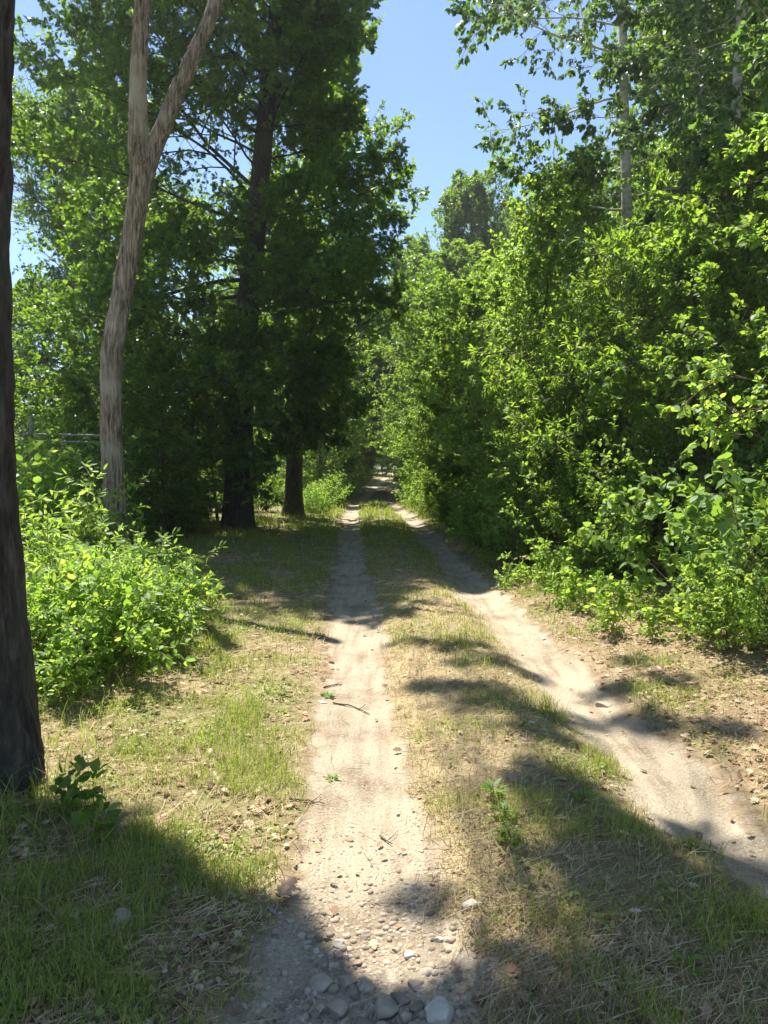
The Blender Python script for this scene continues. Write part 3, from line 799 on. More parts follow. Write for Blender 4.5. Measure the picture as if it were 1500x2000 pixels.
w, l = sap('ovate', .088, 5.5, 48, 12, 1.55, tw=7)
sapA = make_tree('sapling', (*G(1420, 1150)[:2], 0), w, l, M_TWIG, M_GEN, 'leafy sapling over the heart leaved vines on the right bank', cat='sapling')
w, l = sap('ovate', .075, 6.2, 56, 13, 1.75, tw=8)
sapB = make_tree('sapling', (2.7, 13.5, 0), w, l, M_TWIG, M_BRI, 'bright small leaved sapling leaning over the right bank in the sun', cat='sapling')
w, l = sap('lance', .105, 4.2, 44, 12, 1.5, tw=7)
sapC = make_tree('sapling', (3.4, 10.8, 0), w, l, M_TWIG, M_GEN, 'narrow leaved sapling low over the dark hollow on the right bank', cat='sapling')


def edgeX(y): return np.interp(y, [4, 6, 8.15, 10.9, 14.3, 20, 28, 40, 55, 70, 80, 100], [3.5, 3.2, 2.6, 2.05, 1.7, 1.45, 1.35, 1.15, 1.5, 1.9, 2.5, 4.6])
def edgeL(y): return np.interp(y, [24, 30, 36, 42, 50, 57, 70, 80, 100], [-2.7, -2.2, -2.3, -2.3, -2.2, -1.8, -1.4, -.8, 1.0])


for src, o_ in ((sapA, 1), (sapB, 1), (sapC, 1)):
    src.location.z = Z0(src.location.x, src.location.y)
i = 0
spots = []
for Y, dx in [(7.4, 2.2), (9.4, 1.9), (12.0, 1.5), (12.4, .9), (15.5, .9), (15.0, 2.6), (17.5, 1.9), (18.5, .9), (21, 1.1), (21.5, 3.2), (24, .9), (24.6, 2.4), (27.5, 1.2),
              (30, .9), (31, 2.9), (34, 1.0), (38, .9), (38, 3), (43, 1.1), (48, 1.0), (54, .9), (61, 1.0), (68, 1.0), (9, 4), (12.3, 4.6), (6.6, 3.9)]:
    src = (sapB, sapA, sapC)[i % 3]
    if Y > 15 and i % 3 == 2: src = sapB
    x = edgeX(Y) + dx; s = rng.uniform(.82, 1.15) * (.68 if 9 < Y < 16 and dx < 2.3 else 1)
    spots.append((src, x, Y, s)); i += 1
RB = 'saplings crowding the right bank of the track'
lbl_near = {0: 'sapling in the right corner thicket, behind the tangle of big round leaves', 1: 'sapling right below the pale poplar trunk, dark glossy leaves',
            2: 'sapling left of the pale poplar trunk base, half in shade', 3: 'sapling at the inner bend of the right bank, over the shaded rut'}
for k, (src, x, Y, s) in enumerate(spots):
    lb = lbl_near.get(k)
    dup(src, (x, Y, Z0(x, Y)), rng.random() * 6.28, (s, s, s * rng.uniform(.9, 1.15)), lb or 'leafy sapling crowded into the sunny green wall along the right bank', None if lb else RB)
for k, (x, Y) in enumerate([(-3.6, 40), (-3.4, 48), (-3.2, 56), (-2.8, 64), (-2.2, 73), (-.2, 86), (-5, 44), (-5.4, 36)]):
    s = rng.uniform(.7, 1.0)
    dup((sapA, sapB)[k % 2], (x, Y, Z0(x, Y)), rng.random() * 6.28, s, 'sapling beside the far track under the dark arch of trees on its left', 'saplings on the left of the far track')


for k, (x, y, q) in enumerate([(-6.4, 15.6, 0), (-5.3, 18.2, 1), (-7.6, 18.4, 0), (-9.4, 21, 1), (-5.0, 22.2, 0), (-6.9, 24, 1), (-8.6, 15.2, 1), (-11.5, 22, 0), (-5.9, 20.2, 0), (-7.2, 21.5, 0), (-4.9, 16.4, 0), (-6.0, 27.5, 1), (-8.0, 26, 0)]):
    s = rng.uniform(.55, .8)
    dup((sapA, sapC)[q], (x, y, Z0(x, y)), rng.random() * 6.28, (s * 1.15, s * 1.15, s), 'dark sapling in the deep shade under the low oak boughs behind the dead tree', 'saplings in the shade under the oak on the left')


# ------------------------------------------------------------------ shrubs
def shrub_parts(stems, h, spread, tw, twl, n, kind, size, droop=.3, tilt=.5, out=1.0, bend=-.25, stem_r=.008, lean=.5, base=.18):
    ang = np.arange(stems) * 2.39996 + rng.normal(0, .3, stems)
    rb = base * np.sqrt(rng.random(stems))
    b = np.stack([np.cos(ang) * rb, np.sin(ang) * rb, np.full(stems, -.03)], -1)
    ln = lean * rng.uniform(.1, 1.3, stems) * spread
    d = np.stack([np.cos(ang) * ln, np.sin(ang) * ln, np.ones(stems)], -1)
    SP = grow(b, d, h * rng.uniform(.5, 1.2, stems), 8, (0, 0, bend), .11)
    R = np.linspace(stem_r, stem_r * .3, 8)[None] * np.ones((stems, 1))
    TP, TR = spawn(SP, R, tw, .15, 1, taper=.35, ang=55, flat=.8, lift=.12, K=4, wob=.18, Labs=twl)
    lv = leaf_on(TP, n, size, kind, droop=droop, tilt=tilt, out=out)
    lv2 = leaf_on(SP, 6, size, kind, droop=droop, tilt=tilt, t0=.5)
    V, F = merge([lv, lv2])
    return merge([tubes(SP, R, 5), tubes(TP, np.maximum(TR * .8, .0022), 3)]), (V, F[0])


def make_shrub(name, loc, wl, ml, label, group=None, cat='shrub', mw=None):
    root = empty(name, loc); tag(root, label, cat, group)
    (V, F), (V2, F2) = wl
    link('stem', mesh_from('stem', V, F, [mw or M_TWIG], smooth=True), root)
    link('foliage', mesh_from('foliage', V2, [F2], [ml]), root)
    return root


HID = (0, 0, 0)
shA = make_shrub('shrub', HID, shrub_parts(17, 1.2, 1, 14, .40, 11, 'lance', .098, tilt=.5, lean=.55), M_BRI, 'x', mw=M_STALK)
shA2 = make_shrub('shrub', HID, shrub_parts(14, 1.0, 1.1, 13, .38, 10, 'ovate', .078, tilt=.55, lean=.65), M_BRI, 'x', mw=M_STALK)
shH = make_shrub('vine_shrub', HID, shrub_parts(12, 1.7, 1, 12, .45, 11, 'heart', .086, droop=.7, tilt=.45, lean=.5), M_HEA, 'x')
shS = make_shrub('shrub', HID, shrub_parts(16, 1.5, 1.1, 16, .45, 13, 'ovate', .065, tilt=.6, lean=.6), M_BRI, 'x')
shT = make_shrub('shrub', HID, shrub_parts(14, 2.6, 1, 18, .65, 13, 'ovate', .085, tilt=.6, lean=.42), M_GEN, 'x')
shL = make_shrub('weed_clump', HID, shrub_parts(18, .45, 1.4, 7, .2, 7, 'ovate', .06, tilt=.5, lean=.9, stem_r=.004, base=.3), M_BRI, 'x', mw=M_STALK)
used_src = set()


def put(src, x, y, rz, s, label, group=None):
    loc = (x, y, float(gz(x, y)) - .02)
    if src.name not in used_src:
        used_src.add(src.name); src.location = loc; src.rotation_euler = (0, 0, rz)
        src.scale = s if hasattr(s, '__len__') else (s, s, s); src['label'] = label
        if group: src['group'] = group
        return src
    return dup(src, loc, rz, s, label, group)


# left sunlit bush
for src, px, py, s, lb in [
    (shA, 150, 1300, .9, 'bright yellow green bush beside the thick dark trunk at the left edge'),
    (shA2, 230, 1330, .9, 'low front bush of the left clump, spilling towards the grass'),
    (shA, 280, 1275, .8, 'bright bush in the middle of the left clump, below the dead tree'),
    (shA, 318, 1240, .7, 'bush at the right end of the left clump, pointed leaves towards the track'),
    (shA2, 345, 1185, .62, 'small bush at the right rear tip of the left clump, beside the deep shade'),
    (shA, 195, 1220, .76, 'tall bright bush right in front of the foot of the dead tree'),
    (shA, 90, 1215, 1.0, 'tall bright bush between the dark trunk and the dead tree'),
    (shA2, 265, 1185, .68, 'bush behind the middle of the left clump, right of the dead tree foot'),
    (shA, 30, 1330, .95, 'bright bush half hidden behind the thick dark trunk'),
    (shA2, 120, 1380, .62, 'low leafy sprig at the front of the left clump by the tall grass'),
    (shA, 120, 1150, 1.3, 'taller bush behind the left clump, below the fence'),
    (shS, 110, 1075, 1.3, 'twiggy leafy shrub just in front of the right end of the steel fence'),
    (shS, 70, 1060, 1.45, 'leafy shrub right against the steel fence, tall as its top rail'),
    (shA2, 60, 1130, 1.8, 'tall bright bush in front of the steel fence post'),
    (shA, 20, 1110, 1.9, 'tall bush in front of the fence, close beside the dark trunk'),
    (shA2, 165, 1105, 1.0, 'bush left of the dead tree and behind the bright clump'),
]:
    g = G(px, py); put(src, g[0], g[1], rng.random() * 6.28, (s, s, s * .88), lb)
# shaded understorey left
for src, x, y, s, lb in [
    (shT, -6.15, 13.2, .95, 'leafy shrub covering the fence rails just left of the dead tree'),
    (shT, -6.6, 13.6, .75, 'dark shrub between the dead tree and the fence'),
    (shT, -5.3, 14.8, .72, 'shaded shrub right behind the dead tree'),
    (shS, -4.6, 17.0, 1.0, 'shaded shrub left of the big oak trunk'),
    (shT, -6.2, 17.5, .9, 'deep shaded shrub under the low boughs of the big oak'),
    (shT, -8.2, 16.8, 1.0, 'shrub behind the fence under the oak boughs'),
    (shS, -4.6, 24.0, 1.1, 'shrub lit from behind between the two dark oak trunks'),
    (shS, -4.4, 27.0, 1.4, 'yellow green shrub glowing behind the big oak trunk'),
    (shT, -9.6, 19.5, 1.1, 'tall shrub beyond the fence at the left edge'),
]:
    put(src, x, y, rng.random() * 6.28, s, lb)
for k, (x, y) in enumerate([(-11, 34), (-14, 38), (-17, 36), (-20, 40), (-13, 30), (-24, 44), (-9, 38), (-7, 34), (-6.2, 40), (-8, 46), (-28, 46), (-16, 45)]):
    put(shT, x, y, rng.random() * 6.28, rng.uniform(1.3, 2.0), 'shrub of the far hedge seen under the oak boughs on the left', 'shrubs of the far hedge on the left')
for k, (x, y) in enumerate([(5.2, 150), (3.6, 146), (6.6, 158), (2, 138), (.4, 130), (-1.5, 120), (-3.5, 112), (8.2, 118), (11, 126), (7.6, 166), (4.4, 156), (9.6, 134), (.2, 112), (1.0, 120)]):
    put(shT, x, y, rng.random() * 6.28, rng.uniform(1.6, 2.2), 'shrub closing the end of the green tunnel where the track vanishes', 'shrubs closing the end of the track')
for k, (x, y, q) in enumerate([(-.4, 116, .5), (1.0, 121, .45), (-2.4, 122, .55), (2.6, 133, .5), (4.4, 146, .55), (.6, 128, .6), (6.6, 160, .6), (9.5, 122, .5), (12, 134, .6)]):
    dup(ash, (x, y, Z0(x, y)), rng.random() * 6.28, (q * 1.3, q * 1.3, q), 'low tree closing the very end of the green tunnel', 'low trees closing the end of the track')
for k, (x, y) in enumerate([(-26, 58), (-34, 62), (-42, 55), (-50, 66), (-32, 74), (-22, 70), (-60, 70), (-40, 48), (-52, 50), (-30, 52)]):
    s = rng.uniform(.3, .45)
    dup(ash, (x, y, Z0(x, y)), rng.random() * 6.28, (s * 1.3, s * 1.3, s), 'low tree in the line beyond the open field on the far left', 'low trees beyond the field on the far left')
# sunny bushes left of the far track
for k, (y, dx, s) in enumerate([(26.2, .1, .9), (28, -.3, 1.0), (30, -.4, 1.0), (32.5, -.7, 1.1), (35, -.4, 1.05), (37.5, -.6, 1.3), (41, -.5, 1.2), (46, -.4, 1.3), (51, -.4, 1.3), (56, -.4, 1.3), (62, -.4, 1.3), (68, -.4, 1.2), (75, -.4, 1.2), (34, -1.9, 1.5), (39, -2, 1.6)]):
    put((shS, shA2)[k % 2] if y < 45 else shS, edgeL(y) + dx, y, rng.random() * 6.28, s * .95, 'sunlit bush in the row beyond the oaks on the left side of the track', 'sunlit bushes left of the far track')
# right bank front row
RF = 'bushes along the foot of the right bank'
for src, px, py, dx, s, lb in [
    (shH, 1440, 1265, .35, 1.05, 'vine with big round leaves at the right edge above the leaf litter'),
    (shH, 1330, 1215, .35, 1.1, 'vine with big pale heart shaped leaves tumbling over the right bank'),
    (shH, 1300, 1150, .75, 1.25, 'taller heart leaved vine behind the pale round leaves on the right bank'),
    (shH, 1480, 1190, .6, 1.35, 'tall round leaved vine at the right edge, highest of the tangle'),
    (shS, 1390, 1285, .15, .55, 'small leaved bush at the foot of the round leaved vines on the right'),
    (shS, 1490, 1310, .2, .62, 'dense little bush in the right corner beside the leaf litter'),
    (shL, 1250, 1240, .1, 1.1, 'low weeds under the heart leaved vine at the leaf litter edge'),
    (shT, 1180, 1165, .5, .72, 'dark green bush left of the round leaved vines'),
    (shA2, 1090, 1140, .4, 1.0, 'bush overhanging the dark hollow on the right bank'),
    (shL, 1150, 1185, .1, 1.2, 'low weeds below the dark hollow on the right bank'),
    (shS, 985, 1105, .2, 1.0, 'fluffy bright bush catching the sun at the bend of the right bank'),
    (shS, 935, 1082, .2, .95, 'bright bush next along from the fluffy one, farther up the right bank'),
    (shL, 1040, 1145, .1, 1.1, 'low weeds at the foot of the fluffy bright bush'),
    (shT, 1050, 1085, 1.0, .95, 'tall bush rising behind the fluffy bright bush on the right bank'),
    (shT, 1390, 1140, 1.6, 1.05, 'tall dark bush deep behind the round leaved vines'),
    (shT, 1240, 1100, 1.2, 1.1, 'tall dark bush in the hollow below the pale poplar'),
]:
    g = G(px, py); put(src, g[0] + dx, g[1], rng.random() * 6.28, s, lb)
for k, Y in enumerate([15.5, 17, 18.6, 20.3, 22, 23.8, 25.8, 28, 30.5, 33, 36, 39.5, 43, 47, 51, 56, 61, 67, 74]):
    put((shS, shS, shA2)[k % 3], edgeX(Y) + .45, Y, rng.random() * 6.28, rng.uniform(.7, 1.0) * (1 if Y < 24 else 1.2), 'small sunny bush in the row at the foot of the right bank', RF)
    if k % 2 == 0:
        put(shT, edgeX(Y) + 1.5, Y + .6, rng.random() * 6.28, rng.uniform(.8, 1.2), 'taller bush of the second row up the right bank', 'second row of bushes on the right bank')

# ------------------------------------------------------------------ chain-link fence on the left
FY = 14.0
fx0, fx1 = P(-160, 843, FY)[0], P(215, 850, FY)[0]
ztop = P(60, 845, FY)[2]
root = empty('chain_link_fence', (fx0, FY, 0)); tag(root, 'grey steel chain link fence glimpsed between leaves behind the dark trunk', 'fence')
def seg(a, b, r, S=8):
    Pn = np.linspace(a, b, 3)[None]; V, F = tubes(Pn, np.full((1, 3), r), S); return V, F
for x in (P(48, 840, FY)[0], P(62, 840, FY)[0], P(215, 840, FY)[0], P(-120, 840, FY)[0]):
    zt = ztop + (.28 if abs(x - P(62, 840, FY)[0]) < .01 else .12)
    V, F = merge([seg((x - fx0, 0, -.1), (x - fx0, 0, zt), .04, 10), seg((x - fx0, 0, zt), (x - fx0, 0, zt + .03), .028, 10)])
    link('post', mesh_from('post', V, F, [M_STEEL], smooth=True), root)
for zr in (ztop, ztop - .13, .25):
    V, F = seg((0, -.05, zr), (fx1 - fx0, -.05, zr - (.06 if zr > 1 else 0)), .024)
    link('rail', mesh_from('rail', V, [F], [M_STEEL], smooth=True), root)
Pn = []
for k in np.arange(-2.2, fx1 - fx0, .12):
    for sgn in (1, -1):
        a = np.array([k if sgn > 0 else k + 2.1, .05, .2]); b = np.array([k + 2.1 if sgn > 0 else k, .05, 2.25])
        tt = np.linspace(0, 1, 3)[:, None]; q = a * (1 - tt) + b * tt
        if q[:, 0].min() >= 0 and q[:, 0].max() <= fx1 - fx0: Pn.append(q)
Pn = np.array(Pn); V, F = tubes(Pn, np.full(Pn.shape[:2], .0035), 3)
link('wire_mesh', mesh_from('wire_mesh', V, [F], [M_STEEL]), root)


# ------------------------------------------------------------------ grass, straw, litter, gravel
def sample_xy(n, y0, y1, dens, xspan=lambda y: (-1.8 - .68 * y, 1.8 + .68 * y)):
    """screen-even samples thinned by dens(x,y)"""
    y = y0 * (y1 / y0) ** rng.random(n); a, b = xspan(y); x = a + (b - a) * rng.random(n)
    k = rng.random(n) < dens(x, y); return x[k], y[k]


def blades(x, y, h, w, bend, flatlay=0.0):
    n = len(x); z = gz(x, y) - .006
    az = rng.random(n) * 6.28; fa = rng.random(n) * PI
    lean = np.stack([np.cos(az), np.sin(az)], -1) * (bend * h)[:, None]
    wd = np.stack([np.cos(fa), np.sin(fa), np.zeros(n)], -1) * (w / 2)[:, None]
    b = np.stack([x, y, z], -1)
    up = np.sqrt(np.maximum(.05, 1 - np.minimum(bend, .97) ** 2)) * h
    m1 = b + np.concatenate([lean * .18, (up * .45)[:, None]], 1)
    m2 = b + np.concatenate([lean * .52, (up * .8)[:, None]], 1)
    tp = b + np.concatenate([lean, (up * (1 - .25 * bend))[:, None]], 1)
    V = np.stack([b - wd, b + wd, m1 - wd * .9, m1 + wd * .9, m2 - wd * .6, m2 + wd * .6, tp], 1)
    f = np.array([(0, 1, 3), (0, 3, 2), (2, 3, 5), (2, 5, 4), (4, 5, 6)])
    F = (f[None] + (np.arange(n) * 7)[:, None, None]).reshape(-1, 3)
    return V.reshape(-1, 3), F


def tuft(x, y): return sstep(.46, .66, fbm(x * 3.2, y * 3.2, 91, 3))


def dg(x, y):
    g, s, l = zones(x, y); return np.clip(g * (.15 + 1.1 * tuft(x, y)), 0, 1) * (x < edgeX(y) + .6) * (x > np.where(y < 24, -9, edgeL(y) - 1.0))


parts = []
x, y = sample_xy(720000, 1.5, 45, dg)
h = (.03 + .06 * rng.random(len(x)) ** 1.8) * (1 + .6 * tuft(x, y)) * np.interp(y, [2, 8, 25, 45], [1, 1.1, 2.2, 2.4])
parts.append(blades(x, y, h, .0030 * np.clip(y / 4, 1, 9) * rng.uniform(.7, 1.3, len(x)), rng.uniform(.15, .85, len(x))))
# longer grass round the foot of the near trunk and along the left clump
def long_d(x, y):
    d1 = np.exp(-((x + 1.75) / .42) ** 2 - ((y - 2.95) / .75) ** 2)
    d2 = np.exp(-((x + 1.9) / .5) ** 2 - ((y - 4.6) / .7) ** 2) * .45
    return np.clip(d1 * .42 + d2 * .22, 0, 1)
n = 42000
x = rng.uniform(-3.2, -.8, n); y = rng.uniform(1.6, 6, n); k = (rng.random(n) < long_d(x, y)) & (np.hypot(x - NX, y - NY) > .42)
x, y = x[k], y[k]
parts.append(blades(x, y, rng.uniform(.08, .36, len(x)) * rng.random(len(x)) ** .4, rng.uniform(.0025, .006, len(x)), rng.uniform(.35, .97, len(x))))
V, F = merge(parts)
tag(link('grass', mesh_from('grass', V, F, [M_GRASS])), 'short green grass in tufts along the track edges and centre strip', 'grass', kind='stuff')


def dw(x, y):
    g, s, l = zones(x, y); return np.clip(g * sstep(.5, .68, fbm(x * 2.3, y * 2.3, 123, 3)), 0, 1) * (x < edgeX(y) + .6)


x, y = sample_xy(150000, 1.7, 16, dw)
n = len(x); pos = np.stack([x, y, gz(x, y) + .008 + .03 * rng.random(n)], -1)
D = np.stack([rng.normal(0, 1, n), rng.normal(0, 1, n), rng.normal(.15, .3, n)], -1)
V, F = leaves(pos, D, np.array([0, 0, 1.0]) + rng.normal(0, .35, (n, 3)), rng.uniform(.010, .030, n) * np.interp(y, [2, 6, 16], [1, 1.2, 1.8]), 'ovate')
tag(link('ground_weeds', mesh_from('ground_weeds', V, [F], [M_GRASS])), 'low clover like weeds matted among the verge grass', 'weeds', kind='stuff')


def ds(x, y):
    g, s, l = zones(x, y); return np.clip(s * (.35 + .5 * fbm(x * 4, y * 4, 14, 3)) + .012, 0, 1) * (x < edgeX(y) + .3) * (x > -6)


x, y = sample_xy(390000, 1.5, 16, ds)
k = rng.random(len(x)) < .55
x1, y1 = x[k], y[k]
p1 = blades(x1, y1, .035 + .085 * rng.random(len(x1)) ** 2.2, .0026 * np.clip(y1 / 4.5, 1, 4) * rng.uniform(.6, 1.3, len(x1)), rng.uniform(.4, .96, len(x1)))
x2, y2 = x[~k], y[~k]; n = len(x2)          # stalks lying flat
az = rng.random(n) * PI; Ls = rng.uniform(.03, .14, n); dx = np.cos(az) * Ls / 2; dy = np.sin(az) * Ls / 2
w = .0013 * np.clip(y2 / 4.5, 1, 4)
z0 = gz(x2 - dx, y2 - dy) + .006 + .012 * rng.random(n); z1 = gz(x2 + dx, y2 + dy) + .006 + .02 * rng.random(n)
nxv = -np.sin(az) * w; nyv = np.cos(az) * w
V2 = np.stack([np.stack([x2 - dx - nxv, y2 - dy - nyv, z0], -1), np.stack([x2 - dx + nxv, y2 - dy + nyv, z0 + w], -1),
               np.stack([x2 + dx + nxv, y2 + dy + nyv, z1 + w], -1), np.stack([x2 + dx - nxv, y2 + dy - nyv, z1], -1)], 1)
F2 = (np.array([(0, 1, 2), (0, 2, 3)])[None] + (np.arange(n) * 4)[:, None, None]).reshape(-1, 3)
V, F = merge([p1, (V2.reshape(-1, 3), F2)])
tag(link('dry_grass', mesh_from('dry_grass', V, F, [M_STRAW])), 'straw coloured dry grass over the strip between the ruts', 'dry grass', kind='stuff')


def dl(x, y):
    g, s, l = zones(x, y); return np.clip(l * .6 * fbm(x * 5, y * 5, 55, 3) * 1.4 + .012, 0, 1) * (x < edgeX(y) + 1.5)


x, y = sample_xy(130000, 1.6, 30, dl)
n = len(x); pos = np.stack([x, y, gz(x, y) + .006 + .012 * rng.random(n)], -1)
D = np.stack([rng.normal(0, 1, n), rng.normal(0, 1, n), rng.normal(0, .14, n)], -1)
N = np.array([0, 0, 1.0]) + rng.normal(0, .3, (n, 3))
sz = rng.uniform(.02, .06, n) * np.interp(y, [2, 6, 20], [.9, 1, 1.4])
V, F = leaves(pos, D, N, sz, 'oak')
tag(link('leaf_litter', mesh_from('leaf_litter', V, [F], [M_LITTER])), 'brown fallen leaves scattered over the verges', 'leaf litter', kind='stuff')

# stones
ICO_V = None
def ico():
    import bmesh
    bm = bmesh.new(); bmesh.ops.create_icosphere(bm, subdivisions=1, radius=1)
    v = np.array([q.co[:] for q in bm.verts]); f = np.array([[q.index for q in p.verts] for p in bm.faces]); bm.free(); return v, f


iv, if_ = ico()
def stones(x, y, r):
    n = len(x); s = rng.uniform(.6, 1.25, (n, 3)); s[:, 2] *= .7
    a = rng.random(n) * 6.28; c, sn = np.cos(a), np.sin(a)
    v = iv[None] * s[:, None] * rng.uniform(.78, 1.18, (n, len(iv), 1)) * r[:, None, None]
    vx = v[..., 0] * c[:, None] - v[..., 1] * sn[:, None]; vy = v[..., 0] * sn[:, None] + v[..., 1] * c[:, None]
    pos = np.stack([x, y, gz(x, y) - r * rng.uniform(0, .55, n)], -1)
    V = np.stack([vx, vy, v[..., 2]], -1) + pos[:, None]
    F = (if_[None] + (np.arange(n) * len(iv))[:, None, None]).reshape(-1, 3)
    return V.reshape(-1, 3), F


def dgr(x, y):
    sl, sr = ruts(x, y)
    nearp = sstep(4.6, 2.0, y) ** 2 * np.exp(-((x + .03) / .6) ** 2) * (.35 + 1.1 * fbm(x * 3, y * 3, 66, 3))
    return np.clip(nearp * 1.0 + .16 * sl + .10 * sr * (fbm(x * 2, y * 2, 19) > .5), 0, 1)


x, y = sample_xy(95000, 1.6, 12, dgr, lambda y: (np.full_like(y, -1.2), np.full_like(y, 2.4)))
nearp = sstep(4.2, 2.1, y) ** 1.5 * np.exp(-(x / .7) ** 2)
r = (.0025 + .004 * rng.random(len(x)) ** 2) + nearp * .021 * rng.random(len(x)) ** 2.8
V, F = stones(x, y, r)
tag(link('gravel', mesh_from('gravel', V, [F], [M_GRAVEL])), 'small gravel and pebbles strewn along the wheel ruts', 'gravel', kind='stuff')


def rock_mat(name, a, b):
    return plain_mat(name, [(.3, tuple(np.array(a))), (.7, tuple(np.array(b)))], rough=.9, spec=.2, sc=14, bump=.5)


RM = {'grey': rock_mat('grey_stone', (.24, .19, .135), (.45, .375, .28)), 'pale': rock_mat('pale_stone', (.38, .33, .26), (.58, .52, .43)),
      'pink': rock_mat('pink_stone', (.34, .2, .15), (.5, .33, .26)), 'tan': rock_mat('tan_stone', (.28, .21, .14), (.46, .36, .25)),
      'dark': rock_mat('dark_stone', (.15, .122, .09), (.29, .24, .18))}
import bmesh as _bm
bmx = _bm.new(); _bm.ops.create_icosphere(bmx, subdivisions=4, radius=1)
rv = np.array([q.co[:] for q in bmx.verts]); rf = np.array([[q.index for q in p.verts] for p in bmx.faces]); bmx.free()


def rock(px, py, wpx, asp, flat, colr, label, seed):
    g = G(px, py); Yd = g[1]
    size = wpx * .54 * np.linalg.norm(g - EYE) / FPX
    rs = np.random.default_rng(seed)
    v = rv.copy()
    for _ in range(14):     # planar cuts make it angular
        nrml = nrm(rs.normal(0, 1, 3)); dcut = rs.uniform(.5, .86)
        d = v @ nrml; v = v - np.maximum(d - dcut, 0)[:, None] * nrml[None]
    nn = fbm(v[:, 0] * 2 + seed, v[:, 1] * 2 + v[:, 2], seed, 4) - .5
    v = v * (1 + .18 * nn)[:, None]
    a = rs.random() * .6 - .3
    v = v * np.array([1, asp, flat]); c, s = math.cos(a), math.sin(a)
    v = np.stack([v[:, 0] * c - v[:, 1] * s, v[:, 0] * s + v[:, 1] * c, v[:, 2]], -1) * size
    me = mesh_from('rock', v, [rf], [RM[colr]])
    o = link('rock', me, None, (g[0], g[1], float(gz(g[0], g[1])) + size * flat * .22))
    tag(o, label, 'rock', 'rocks in and beside the near end of the left rut')


ROCKS = [
    (632, 1893, 48, .7, .6, 'grey', 'grey wedge shaped rock at the top of the shaded stony patch, pointing right'),
    (677, 1888, 36, .7, .6, 'grey', 'oval grey rock next to the wedge shaped one in the shade'),
    (716, 1896, 27, 1.3, .8, 'grey', 'upright narrow grey rock standing third along the shade edge'),
    (660, 1942, 38, 1.0, .8, 'grey', 'rounded grey rock in shade, just below the wedge shaped one'),
    (752, 1945, 46, .9, .9, 'grey', 'three cornered grey rock with a peaked top in the shaded patch'),
    (858, 1962, 46, 1.3, .7, 'pale', 'large pale rough rock at the right of the shaded stony patch'),
    (815, 1944, 30, .8, .7, 'dark', 'dark blue grey rock left of the large pale rough one'),
    (780, 1924, 38, .8, .6, 'dark', 'dark rock behind the three cornered one'),
    (812, 1902, 32, .7, .5, 'grey', 'flat grey rock half sunk at the edge of the shade'),
    (712, 1972, 44, .8, .6, 'dark', 'dark flat rock near the bottom edge below the three cornered one'),
    (744, 1984, 30, 1.0, .8, 'grey', 'grey rock at the very bottom edge, in the middle of the stony patch'),
    (810, 1993, 32, .9, .8, 'grey', 'pale grey rock cut by the bottom edge below the large pale rough one'),
    (660, 1990, 28, 1.1, .8, 'dark', 'dark rock cut by the bottom edge below the rounded one'),
    (617, 1950, 20, 1.3, .7, 'dark', 'small narrow dark stone left of the rounded rock in the shade'),
    (537, 1880, 24, .7, .6, 'grey', 'small grey stone at the left edge of the stony patch in shade'),
    (835, 1985, 18, .9, .8, 'grey', 'small round stone between the bottom edge and the large pale rough rock'),
    (780, 1965, 16, 1.3, .8, 'dark', 'small upright dark stone right of the three cornered one'),
    (607, 1808, 18, .9, .8, 'tan', 'tan round pebble in the sun left of the pink ones'),
    (662, 1818, 24, .8, .7, 'pale', 'pale rounded stone in the sun above the pink one'),
    (663, 1838, 20, .8, .7, 'pink', 'pink stone in the sun just above the shade edge'),
    (618, 1834, 14, .9, .8, 'pale', 'small whitish pebble just above the shade edge'),
    (697, 1852, 18, .8, .7, 'pink', 'pinkish pebble right of the pink stone on the shade edge'),
    (540, 1805, 16, .8, .7, 'tan', 'tan stone beside the big dead leaf at the left of the rut'),
    (566, 1782, 18, .7, .6, 'tan', 'flat tan stone under the big dead leaf'),
    (922, 1765, 46, .6, .4, 'pale', 'flat pale slab of rock at the right side of the left rut'),
    (857, 1820, 20, .6, .6, 'pale', 'small white oval pebble in the sun right of the rut centre'),
    (883, 1823, 18, .8, .7, 'pink', 'pink pebble beside the white oval one'),
    (803, 1843, 26, .7, .5, 'pale', 'pale flat stone in the sun near the shade edge'),
    (775, 1832, 18, .7, .6, 'grey', 'greyish pebble left of the pale flat stone near the shade edge'),
    (992, 1843, 22, .9, .5, 'tan', 'tan stone in dry grass right of the stony patch'),
    (600, 1768, 14, .8, .7, 'pale', 'small light pebble at the upper left of the stony patch'),
    (712, 1803, 22, .7, .5, 'dark', 'dark bluish pebble in the middle of the rut'),
    (232, 1800, 44, .9, .7, 'grey', 'grey rock in the deep shade beside the tall grass at bottom left'),
    (212, 1817, 22, .9, .8, 'grey', 'small stone leaning on the grey rock in the deep shade at bottom left'),
    (289, 1614, 13, .9, .8, 'pale', 'small white stone among sunlit grass left of the rut'),
    (1037, 1416, 14, .8, .7, 'pale', 'white stone on the dry centre strip by a twig'),
    (1186, 1312, 13, .8, .7, 'pale', 'pale stone beside the right rut, near the leaf litter'),
    (1183, 1355, 34, .6, .4, 'tan', 'flat tan rock bedded in the right rut'),
    (1049, 1312, 22, .7, .5, 'tan', 'tan stone at the left edge of the right rut'),
    (630, 1364, 20, .8, .3, 'pale', 'flat pale stone at the left edge of the left rut beside twigs'),
]
for k, r_ in enumerate(ROCKS): rock(*r_, seed=500 + k)


